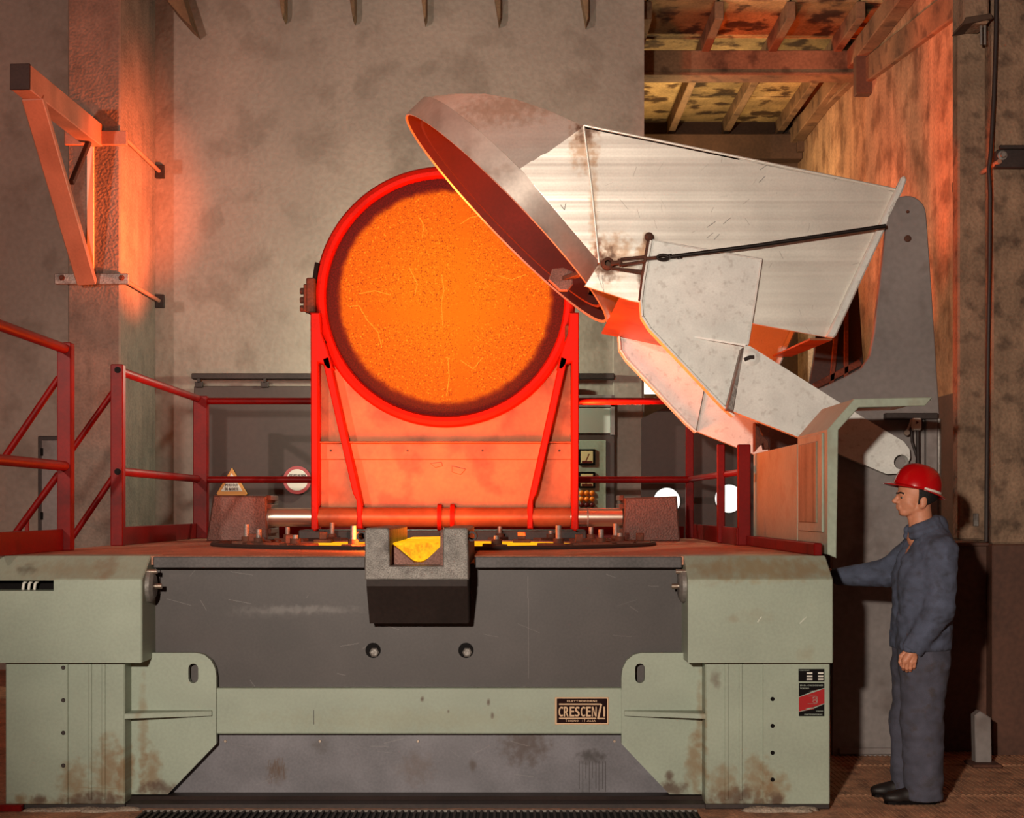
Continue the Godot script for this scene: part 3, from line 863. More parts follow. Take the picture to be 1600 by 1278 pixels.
# ------------------------------------------------------------------ the green frame that carries the furnace
func build_frame() -> void:
	var t := thing("furnace_stand", "pale green steel stand with two cabinets joined by a low cross beam", "machine frame", Vector3(-0.5, 0, -0.2))
	for s in 2:
		var right := s == 1
		# the overhanging cover with a sloped top
		var x0: float = PX(1075, 0.08) if right else -2.72
		var x1: float = PX(1302, 0.08) if right else PX(222, 0.08)
		var prof := PackedVector2Array([Vector2(-0.08, 0.772), Vector2(-0.08, 1.200), Vector2(-0.075, 1.206), Vector2(0.115, 1.318), Vector2(0.40, 1.318), Vector2(0.40, 0.772)])
		var b := MB.new()
		b.rect = R_GREEN
		b.xf = Transform3D(SIDE, Vector3.ZERO)
		if right:
			b.prism(prof, x0, x1, 0.006)
		else:
			var xs := PX(84, 0.08)
			b.prism(prof, xs, x1, 0.006)
			b.prism(PackedVector2Array([Vector2(-0.08, 0.772), Vector2(-0.08, PY(923, 0.08)), Vector2(0.10, PY(923, 0.08)), Vector2(0.10, PY(907, 0.08)), Vector2(-0.07, PY(907, 0.08)), Vector2(0.115, 1.318), Vector2(0.40, 1.318), Vector2(0.40, 0.772)]), x0, xs)
		var cov := part(t, "cover", b, M.green)
		if not right:
			b = MB.new()
			b.box(P(-20, 922.5, -0.09), P(84, 907.5, -0.09) + Vector3(0, 0, 0.012))
			part(cov, "dark_insert", b, M.black)  # black sheet added for the shade inside the slot
			b = MB.new()
			for k in 3: b.tube([Vector3(PX(34 + k * 9, 0.02), PY(921, 0.02), 0.0), Vector3(PX(36 + k * 9, 0.02), PY(912, 0.02), 0.01), Vector3(PX(38 + k * 9, 0.02), PY(908, 0.02), -0.02)], 0.008, 8)
			part(cov, "cable", b, M.white, "white cable ends in the slot")
		# the cabinet below
		b = MB.new()
		b.rect = R_GREEN
		var a0: float = PX(1102, 0.0) if right else PX(9, 0.0)
		var a1: float = PX(1297, 0.0) if right else PX(195, 0.0)
		b.box(Vector3(a0, 0.028, -0.55), Vector3(a1, 0.775, 0.0), 0.006)
		var cab := part(t, "cabinet", b, M.green)
		for q in ([1135, 1157] if right else [141, 162]):
			b = MB.new()
			b.rect = R_GREEN
			b.box(Vector3(PX(q - 3, 0.0), 0.05, 0.0), Vector3(PX(q + 3, 0.0), 0.765, 0.007), 0.004)
			part(cab, "seam", b, M.green)
		b = MB.new()
		b.rect = R_GREEN
		b.box(Vector3(PX(1192 if right else 9, 0.01), 0.03, 0.0), Vector3(PX(1296 if right else 106, 0.01), 0.77, 0.012), 0.004)
		var dr := part(t, "door", b, M.green)
		for q in 4:
			b = MB.new()
			b.lathe([Vector2(0.011, 0), Vector2(0.011, 0.003), Vector2(0.008, 0.006), Vector2(0, 0.006)], Transform3D(FRONT, Vector3(PX(1207 if right else 99, 0.012), PY((1092 + q * 42) if right else (1043 + q * 51), 0.012), 0.012)), 12)
			part(dr, "screw", b, M.black if right else M.dark_steel)
		# foot strip
		b = MB.new()
		b.box(Vector3(a0, 0.0, -0.5), Vector3(a1, 0.03, -0.01), 0.004)
		part(t, "foot", b, M.dark_steel)
		# gusset plate with a lifting slot
		var g: Array
		if right:
			g = [1103, 1020, 1003, 1020, 990, 1023, 979, 1032, 973, 1044, 971, 1058, 971, 1162, 1046, 1241, 1103, 1241]
		else:
			g = [200, 1020, 307, 1020, 319, 1023, 330, 1032, 336, 1044, 338, 1058, 338, 1162, 262, 1241, 200, 1241]
		b = MB.new()
		b.rect = R_GREEN
		var hc := Vector2(PX(1000 if right else 302, -0.14), PY(1052, -0.14))
		b.prism_h(poly(-0.14, g), [stadium(hc, 0.052, 0.104)], -0.185, -0.14)
		var gp := part(t, "gusset", b, M.green)
		b = MB.new()
		b.rect = R_GREEN
		b.xf = Transform3D(TOP, Vector3.ZERO)
		if right:
			b.prism(PackedVector2Array([Vector2(PX(975, -0.14), 0.14), Vector2(PX(975, -0.14), 0.115), Vector2(a0 + 0.002, 0.0), Vector2(a0 + 0.002, 0.14)]), PY(1121, -0.05), PY(1113, -0.05), 0.004)
		else:
			b.prism(PackedVector2Array([Vector2(PX(332, -0.14), 0.14), Vector2(PX(332, -0.14), 0.115), Vector2(a1 - 0.002, 0.0), Vector2(a1 - 0.002, 0.14)]), PY(1121, -0.05), PY(1113, -0.05), 0.004)
		part(gp, "rib", b, M.green)
		# trunnion bearing between the cover and the tilting body
		b = MB.new()
		var tx: float = x0 if right else x1
		var sg := -1.0 if right else 1.0
		b.lathe([Vector2(0.085, 0), Vector2(0.085, 0.02), Vector2(0.06, 0.035), Vector2(0, 0.035)], Transform3D(ALONG if not right else Basis(Vector3(0, 1, 0), Vector3(-1, 0, 0), Vector3(0, 0, 1)), Vector3(tx, PY(916, -0.05), -0.06)), 24)
		var tr := part(t, "trunnion", b, M.steel)
		b = MB.new()
		b.tube([Vector3(tx + sg * 0.03, PY(916, -0.05), -0.06), Vector3(tx + sg * 0.07, PY(916, -0.05), -0.06)], 0.014, 10)
		part(tr, "pin", b, M.bright_steel)
		b = MB.new()
		b.tube([Vector3(tx + sg * 0.0, PY(893, -0.05), -0.04), Vector3(tx + sg * 0.05, PY(893, -0.05), -0.04)], 0.012, 10)
		part(tr, "pin", b, M.bright_steel)
	var c := MB.new()
	c.rect = R_GREEN
	c.box(Vector3(PX(330, -0.16), PY(1147, -0.16), -0.40), Vector3(PX(978, -0.16), PY(1075, -0.16), -0.16), 0.006)
	part(t, "cross_beam", c, M.green)
	c = MB.new()
	c.rect = R_DARK
	c.prism(poly(-0.24, [240, 1243, 240, 1140, 1070, 1140, 1070, 1243]), -0.40, -0.24, 0.004)
	var lp := part(t, "kick_panel", c, M.low_plate, "bluish grey stained sheet below the beam")
	for q in [352, 500, 653, 960]:
		c = MB.new()
		c.lathe([Vector2(0.009, 0), Vector2(0.007, 0.005), Vector2(0, 0.005)], Transform3D(FRONT, P(q, 1158, -0.24)), 10)
		part(lp, "rivet", c, M.bright_steel)
	c = MB.new()
	c.xf = Transform3D(SIDE, Vector3.ZERO)
	c.prism(PackedVector2Array([Vector2(0.24, 0.0), Vector2(0.03, 0.0), Vector2(0.03, 0.022), Vector2(0.11, 0.030), Vector2(0.13, 0.046), Vector2(0.24, 0.046)]), PX(196, -0.1), PX(1104, -0.1))
	part(t, "sill", c, M.dark_steel)
	# maker's nameplate
	c = MB.new()
	c.box(P(867, 1132, -0.158), P(951, 1089, -0.158) + Vector3(0, 0, 0.006), 0.002)
	var np := part(t, "nameplate", c, M.cream, "dark maker's plate with a cream border")
	c = MB.new()
	var zz := -0.150
	c.box(P(870, 1129.5, zz), P(948.5, 1091.5, zz) + Vector3(0, 0, -0.003))
	part(np, "field", c, M.plate_dark)
	var zl := -0.1485
	c = MB.new()
	c.box(P(873.5, 1101.2, zz), P(939, 1099, zz) + Vector3(0, 0, 0.003))
	c.box(P(873.5, 1123.2, zz), P(931.5, 1121.2, zz) + Vector3(0, 0, 0.003))
	c.box(P(934.5, 1123.6, zz), P(945.5, 1121.6, zz) + Vector3(0, 0, 0.003))
	c.prism(poly(zl, [938, 1100, 941, 1100, 936, 1123, 933, 1123]), zz, zl + 0.001)
	c.prism(poly(zl, [942.5, 1104, 945.5, 1104, 945.5, 1119.5, 942.5, 1119.5]), zz, zl + 0.001)
	part(np, "rule", c, M.cream)
	var xs2 := [876.5, 884.6, 893.8, 902, 911, 919.5, 928.5]
	for k in 7: letters(np, "lettering", "CRESCEN"[k], P(xs2[k], 1111.8, zl), PY(1104, zl) - PY(1119.5, zl), PX(107.4, zl) - PX(100, zl), M.cream)
	letters(np, "lettering", "ELETTROFORNI", P(909.5, 1095.3, zl), 0.0095, PX(933, zl) - PX(886, zl), M.cream)
	letters(np, "lettering", "T", P(884.8, 1125.4, zl), 0.015, 0.008, M.cream)
	letters(np, "lettering", "ORINO", P(895.5, 1126.2, zl), 0.009, PX(904, zl) - PX(887.5, zl), M.cream)
	letters(np, "lettering", "I", P(910.2, 1126.2, zl), 0.009, 0.002, M.cream)
	letters(np, "lettering", "T", P(913.5, 1125.4, zl), 0.015, 0.008, M.cream)
	letters(np, "lettering", "ALIA", P(924, 1126.2, zl), 0.009, PX(931, zl) - PX(917, zl), M.cream)
	# data plate and red sticker on the door
	var zp := 0.012
	c = MB.new()
	c.box(P(1247.5, 1064.5, zp), P(1288, 1045, zp) + Vector3(0, 0, 0.003), 0.001)
	var dp := part(t, "data_plate", c, M.black, "small black data plate with white fields")
	for k in 3:
		for j in 2:
			c = MB.new()
			c.box(P((1260.5 if j == 0 else 1278.2), 1052.8 + k * 4.8, zp + 0.003), P((1269.3 if j == 0 else 1286.5), 1050.4 + k * 4.8, zp + 0.003) + Vector3(0, 0, 0.001))
			part(dp, "field", c, M.white)
	letters(dp, "lettering", "CRESCENZI", P(1257, 1047.2, zp + 0.003), 0.005, 0.05, M.tin, 0.001)
	c = MB.new()
	c.box(P(1248, 1119, zp), P(1288, 1067, zp) + Vector3(0, 0, 0.002), 0.0008)
	var sk := part(t, "sticker", c, M.black, "black and red maker's sticker")
	c = MB.new()
	c.prism(poly(zp, [1248, 1088.5, 1270, 1080, 1266, 1080, 1288, 1075, 1288, 1099, 1268, 1105, 1272, 1107.5, 1248, 1112]), zp + 0.001, zp + 0.003)
	part(sk, "band", c, M.sticker_red)
	c = MB.new()
	c.prism(poly(zp, [1248, 1088.5, 1269, 1080, 1262, 1079.5, 1274, 1078.5, 1288, 1074.6, 1288, 1075.4, 1276, 1080, 1248, 1089.3]), zp + 0.001, zp + 0.0036)
	c.prism(poly(zp, [1248, 1111.6, 1262, 1107.5, 1258, 1106.4, 1270, 1105.2, 1288, 1098.6, 1288, 1099.4, 1272, 1106.6, 1266, 1107.8, 1248, 1112.4]), zp + 0.001, zp + 0.0036)
	c.tube([P(1262, 1087.5, zp + 0.004), P(1275, 1087.5, zp + 0.004), P(1277, 1089, zp + 0.004), P(1277, 1098, zp + 0.004), P(1275, 1099.5, zp + 0.004), P(1262, 1099.5, zp + 0.004)], 0.0012, 6)
	for k in 2:
		var rg := []
		for q in 13: rg.append(P(1273 + cos(TAU * q / 12) * 3.0, 1090.8 + k * 5.2 + sin(TAU * q / 12) * 2.0, zp + 0.004))
		c.tube(rg, 0.001, 6, false)
	part(sk, "mark", c, M.tin)
	letters(sk, "lettering", "ING. CRESCENZI", P(1268, 1070.8, zp + 0.003), 0.008, PX(1286, zp) - PX(1250, zp), M.tin, 0.001)
	letters(sk, "lettering", "TORINO", P(1257, 1075.5, zp + 0.003), 0.007, PX(1264, zp) - PX(1250, zp), M.tin, 0.001)
	letters(sk, "lettering", "TORINO", P(1280.5, 1111, zp + 0.003), 0.006, PX(1286, zp) - PX(1275, zp), M.tin, 0.001)
	letters(sk, "lettering", "ELETTROFORNI", P(1271, 1116.2, zp + 0.003), 0.007, PX(1285, zp) - PX(1257, zp), M.tin, 0.001)

# ------------------------------------------------------------------ the tilting furnace body
const PC := Vector2(-0.54, -2.75)      # centre of the pit, x and z

func build_furnace() -> void:
	var t := thing("tilting_furnace", "dark steel furnace body with a rusty deck, round pit and pouring spout", "furnace", Vector3(-0.5, 0.6, -2.6))
	var b := MB.new()
	b.rect = R_DARK
	b.box(Vector3(PX(236, -0.22), PY(1075, -0.22), -0.9), Vector3(PX(1070, -0.22), 1.275, -0.22), 0.004)
	var fp := part(t, "front_panel", b, M.dark_plate, "scratched dark front sheet")
	for q in [583, 728]:
		b = MB.new()
		b.lathe([Vector2(0.041, 0.0), Vector2(0.041, 0.003), Vector2(0, 0.003)], Transform3D(FRONT, P(q, 1016, -0.22)), 20)
		var bs := part(fp, "recess_shade", b, M.black)  # flat black disc painted for the shade of the sunk hole
		b = MB.new()
		b.lathe([Vector2(0.026, 0.0), Vector2(0.026, 0.014), Vector2(0.018, 0.019), Vector2(0, 0.019)], Transform3D(FRONT, P(q + 2, 1019, -0.22)), 6)
		part(fp, "bolt", b, M.steel)
	for q in [[240, 252], [1058, 1068]]:
		b = MB.new()
		b.rect = R_DARK
		b.box(P(q[0], 928, -0.22), P(q[1], 890, -0.22) + Vector3(0, 0, 0.02), 0.003)
		part(fp, "lug", b, M.dark_plate)
	b = MB.new()
	b.box(Vector3(-2.0, 0.1, -4.9), Vector3(0.95, 1.2, -0.9))
	part(t, "shell", b, M.dark_steel)
	for q in [[239, 571], [742, 1066]]:
		b = MB.new()
		b.rect = R_DARK
		b.box(Vector3(PX(q[0], -0.12), PY(888, -0.12), -0.4), Vector3(PX(q[1], -0.12), 1.3155, -0.12), 0.006)
		part(t, "deck_edge", b, M.edge)
	# deck with the pit cut out
	b = MB.new()
	b.xf = Transform3D(TOP, Vector3.ZERO)
	var notch := PackedVector2Array([Vector2(-2.76, 0.125), Vector2(-0.76, 0.125), Vector2(-0.76, 1.7), Vector2(-0.2, 1.7), Vector2(-0.2, 0.125), Vector2(1.64, 0.125), Vector2(1.64, 5.2), Vector2(-2.76, 5.2)])
	b.prism_h(notch, [circle(Vector2(PC.x, -PC.y), 1.06, 64)], 1.27, 1.3165)
	part(t, "deck", b, M.deck, "rust brown steel deck plate")
	b = MB.new()
	b.lathe([Vector2(1.50, 1.3165), Vector2(1.54, 1.3165), Vector2(1.545, 1.328), Vector2(1.535, 1.342), Vector2(1.51, 1.342), Vector2(1.50, 1.3165)], Transform3D(Basis(), Vector3(PC.x, 0, PC.y)), 96)
	part(t, "ring_flange", b, M.dark_steel)
	b = MB.new()
	b.lathe([Vector2(1.0, 1.30), Vector2(1.06, 1.30), Vector2(1.075, 1.322), Vector2(1.02, 1.330), Vector2(0.995, 1.315), Vector2(0.99, 0.8), Vector2(0, 0.8)], Transform3D(Basis(), Vector3(PC.x, 0, PC.y)), 72)
	part(t, "crucible", b, M.lining, "pale refractory crucible wall")
	# hold-down clamps round the pit
	var n := 0
	for k in 18:
		var a := TAU * (k + 0.5) / 18.0
		if absf(wrapf(a - PI / 2, -PI, PI)) < 0.32:
			continue
		var c := Vector3(PC.x + cos(a) * 1.30, 1.3165, PC.y + sin(a) * 1.30)
		b = MB.new()
		b.bar(c + Vector3(cos(a), 0, sin(a)) * 0.1 + Vector3(0, 0.016, 0), c - Vector3(cos(a), 0, sin(a)) * 0.17 + Vector3(0, 0.016, 0), 0.075, 0.032, 0.005)
		var cl := part(t, "clamp", b, M.rust)
		b = MB.new()
		b.lathe([Vector2(0.018, 0.03), Vector2(0.018, 0.085 + 0.03 * (k % 3)), Vector2(0, 0.085 + 0.03 * (k % 3))], Transform3D(Basis(), c), 12)
		part(cl, "bolt", b, M.steel)
		b = MB.new()
		b.lathe([Vector2(0.034, 0.032), Vector2(0.034, 0.062), Vector2(0.0, 0.062)], Transform3D(Basis(Vector3.UP, a), c), 6)
		part(cl, "nut", b, M.rust)
	for q in [[505, -3.2], [560, -3.3], [815, -3.2], [905, -2.2], [1000, -2.7], [395, -2.4], [452, -1.9]]:
		b = MB.new()
		var z: float = q[1]
		b.box(Vector3(PX(q[0] - 14, z), 1.3165, z - 0.06), Vector3(PX(q[0] + 14, z), 1.345, z + 0.06), 0.005)
		b.box(Vector3(PX(q[0] - 6, z), 1.345, z - 0.02), Vector3(PX(q[0] + 6, z), 1.40, z + 0.02), 0.005)
		part(t, "lug_block", b, M.rust)
	# dark box drawn for the shaded recess under the shaft, behind the pit
	b = MB.new()
	b.box(Vector3(PX(470, -4.2), 1.3165, -4.45), Vector3(PX(915, -4.2), 1.40, -4.05), 0.008)
	part(t, "recess_box", b, M.dark_steel)
	# pouring spout
	var zf := 0.15
	b = MB.new()
	b.prism(poly(zf, [570, 828, 573, 825, 605, 825, 608, 828, 609, 884, 692, 884, 692, 828, 695, 825, 728, 825, 731, 828, 732, 906, 570, 906]), -1.2, zf, 0.006)
	var sp := part(t, "spout", b, M.spout, "heavy grey pouring spout")
	b = MB.new()
	b.xf = Transform3D(SIDE, Vector3.ZERO)
	b.prism(PackedVector2Array([Vector2(-zf, PY(906, zf)), Vector2(-zf + 0.006, PY(916, zf)), Vector2(0.03, PY(974, -0.03)), Vector2(0.21, PY(974, -0.03)), Vector2(0.21, PY(906, zf))]), PX(572.5, zf), PX(731, zf), 0.004)
	part(sp, "nose", b, M.dark_steel)  # darker than the spout: shade of the downward slope put into its colour
	b = MB.new()
	b.prism(poly(-0.02, [609, 884, 609, 852, 613, 851, 622, 858, 640, 873, 647, 879, 661, 879, 668, 873, 684, 858, 690, 851, 693, 850, 693, 884]), -1.9, -0.02, 0.004)
	part(sp, "lining", b, M.lining, "pale clay lining of the spout")
	for q in [[596, 602], [694, 699]]:
		b = MB.new()
		b.box(P(q[0] + 6 if q[0] < 600 else q[0] - 6, 884, 0.1), P(q[1] + 6 if q[0] < 600 else q[1] - 6, 828, 0.1) + Vector3(0, 0, -1.0), 0.003)
		part(sp, "side_brick", b, M.lining)
	for q in [565, 737]:
		b = MB.new()
		b.lathe([Vector2(0.018, -0.3), Vector2(0.026, -0.3), Vector2(0.026, 0.0), Vector2(0.017, 0.0), Vector2(0.017, -0.1)], Transform3D(FRONT, P(q, 838, 0.10)), 16)
		part(sp, "tube_socket", b, M.dark_steel)
	# the melt
	var m := thing("molten_metal", "glowing yellow molten metal filling the pit and the spout channel", "molten metal", Vector3(PC.x, 1.3, PC.y))
	b = MB.new()
	b.lathe([Vector2(0.985, 1.322), Vector2(0.5, 1.3235), Vector2(0, 1.324)], Transform3D(Basis(), Vector3(PC.x, 0, PC.y)), 72, true)
	part(m, "glowing_melt", b, M.melt)
	b = MB.new()
	b.prism(poly(-0.10, [612, 848, 692, 847, 688, 854, 680, 863, 671, 870, 664, 875, 658, 877.5, 652, 877.5, 645, 875, 636, 869, 626, 862, 618, 855]), -1.85, -0.10, 0.003)
	part(m, "glowing_stream", b, M.melt)

# ------------------------------------------------------------------ the swung-up lid
func build_lid() -> void:
	var z := -4.1
	var t := thing("furnace_cover", "round furnace lid swung upright, its orange-hot lining facing the camera", "furnace lid", P(696, 825, z))
	var c := P(696, 465, z)
	var R := 1.024
	var b := MB.new()
	b.lathe([Vector2(0.0, -0.30), Vector2(R - 0.05, -0.30), Vector2(R, -0.25), Vector2(R, 0.05), Vector2(R - 0.015, 0.075), Vector2(R - 0.045, 0.082), Vector2(R - 0.075, 0.075), Vector2(R - 0.088, 0.05), Vector2(R - 0.088, 0.0)], Transform3D(FRONT, c), 96, false)
	part(t, "rim", b, M.lid_red, "steel rim ring with red glow put in its colour")
	# refractory face with planar texture, slightly bowed
	b = MB.new()
	var r1 := R - 0.086
	b.rect = Rect2(c.x - r1, c.y - r1, r1 * 2, r1 * 2)
	b.lathe([Vector2(r1, 0.0), Vector2(r1 * 0.93, 0.03), Vector2(r1 * 0.8, 0.04), Vector2(r1 * 0.5, 0.05), Vector2(0, 0.055)], Transform3D(FRONT, c), 96, true)
	part(t, "glowing_refractory", b, M.disc)
	# apron plate and its angle
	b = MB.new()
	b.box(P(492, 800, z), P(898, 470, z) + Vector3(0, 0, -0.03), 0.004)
	part(t, "apron_plate", b, M.lid_plate, "broad sheet below the disc, orange glow also in its colour")
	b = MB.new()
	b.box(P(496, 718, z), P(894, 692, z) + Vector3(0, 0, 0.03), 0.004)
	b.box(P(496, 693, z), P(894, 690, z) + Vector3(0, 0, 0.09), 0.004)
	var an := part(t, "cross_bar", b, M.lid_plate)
	for q in [517, 637, 754, 874]:
		b = MB.new()
		b.lathe([Vector2(0.010, 0), Vector2(0.008, 0.006), Vector2(0, 0.007)], Transform3D(FRONT, P(q, 704, z + 0.028)), 10)
		part(an, "rivet", b, M.dark_steel)
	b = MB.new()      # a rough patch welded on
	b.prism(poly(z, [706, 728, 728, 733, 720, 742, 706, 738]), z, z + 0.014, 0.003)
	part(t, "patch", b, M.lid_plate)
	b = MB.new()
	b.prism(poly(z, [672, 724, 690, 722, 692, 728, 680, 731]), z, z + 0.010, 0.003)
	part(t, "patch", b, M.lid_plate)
	for s in 2:
		var f := func(a: Array) -> PackedVector2Array:
			var q := a.duplicate()
			if s == 1:
				for i in range(0, q.size(), 2): q[i] = 1390 - q[i]
			return poly(z + 0.2, q)
		b = MB.new()
		b.prism(f.call([485, 488, 500, 488, 502, 520, 511, 545, 520, 575, 512, 578, 504, 568, 497, 566, 497, 826, 491, 830, 486, 826]), z + 0.0, z + 0.2, 0.008)
		var sd := part(t, "side_plate", b, M.lid_red)
		b = MB.new()
		b.prism(f.call([503, 560, 514, 556, 562, 770, 566, 790, 566, 826, 557, 826, 557, 782, 551, 770]), z + 0.06, z + 0.2, 0.008)
		part(t, "brace", b, M.lid_red)
		b = MB.new()
		var xa: float = 500 if s == 0 else 882
		b.box(P(xa, 560 if s == 0 else 545, z), P(xa + 12, 535 if s == 0 else 512, z) + Vector3(0, 0, 0.16), 0.004)
		b.box(P(xa, 548 if s == 0 else 545, z), P(xa + 12, 535, z) + Vector3(0, 0, 0.18), 0.004)
		part(t, "lug", b, M.rust)
	b = MB.new()
	b.box(P(482, 492, z), P(496, 438, z) + Vector3(0, 0, 0.15), 0.01)
	b.box(P(478, 490, z), P(483, 448, z) + Vector3(0, 0, 0.15), 0.006)
	var hp := part(t, "pad", b, M.rust)
	for q in [455, 469, 482]:
		b = MB.new()
		b.lathe([Vector2(0, 0), Vector2(0.022, 0), Vector2(0.026, 0.006), Vector2(0.026, 0.05), Vector2(0, 0.05)], Transform3D(ALONG, P(469, q, z + 0.08)), 12)
		part(hp, "bolt", b, M.rust)
	b = MB.new()
	b.prism(poly(z + 0.1, [492, 409, 499, 411, 494, 442, 487, 440]), z - 0.1, z + 0.1, 0.006)
	part(t, "wedge", b, M.black)
	# hinge shaft
	var zs := z + 0.12
	var y := PY(808, zs)
	b = MB.new()
	b.tube([Vector3(PX(418, zs), y, zs), Vector3(PX(972, zs), y, zs)], 0.072, 32)
	var sh := part(t, "shaft", b, M.bright_steel, "bright turned hinge shaft")
	for q in [420, 918]:
		b = MB.new()
		b.lathe([Vector2(0.073, -0.006), Vector2(0.0755, -0.006), Vector2(0.0755, 0.006), Vector2(0.073, 0.006)], Transform3D(ALONG, Vector3(PX(q, zs), y, zs)), 32)
		part(sh, "seam", b, M.steel)
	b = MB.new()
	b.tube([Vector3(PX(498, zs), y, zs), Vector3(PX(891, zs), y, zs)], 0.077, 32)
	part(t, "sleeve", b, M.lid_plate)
	for q in [687, 707]:
		b = MB.new()
		b.lathe([Vector2(0.07, -0.016), Vector2(0.105, -0.016), Vector2(0.105, 0.016), Vector2(0.07, 0.016)], Transform3D(ALONG, Vector3(PX(q, zs), y, zs)), 32)
		part(t, "collar", b, M.lid_red)
	# the two bearing housings
	for s in 2:
		var lab: String = ["brown checker-plate bearing housing at the end of the shaft below the yellow warning triangle", "brown checker-plate bearing housing between the shaft end and the red railing post with portholes behind"][s]
		var h := thing("bearing_housing", lab, "bearing housing", P(372 if s == 0 else 1018, 845, -4.0), "bearing housings at the shaft ends")
		b = MB.new()
		b.prism(poly(-3.9, [333, 774, 416, 775, 418, 846, 322, 846] if s == 0 else [976, 778, 1058, 775, 1063, 846, 973, 846]), -4.5, -3.9, 0.012)
		part(h, "body", b, M.checker)
		b = MB.new()
		for k in 5:
			if s == 0: b.box(P(415, 782 + k * 13, -3.95), P(423, 774 + k * 13, -3.95) + Vector3(0, 0, -0.4), 0.004)
			else: b.box(P(968, 782 + k * 13, -3.95), P(975, 774 + k * 13, -3.95) + Vector3(0, 0, -0.4), 0.004)
		part(h, "edge_cleats", b, M.rust)

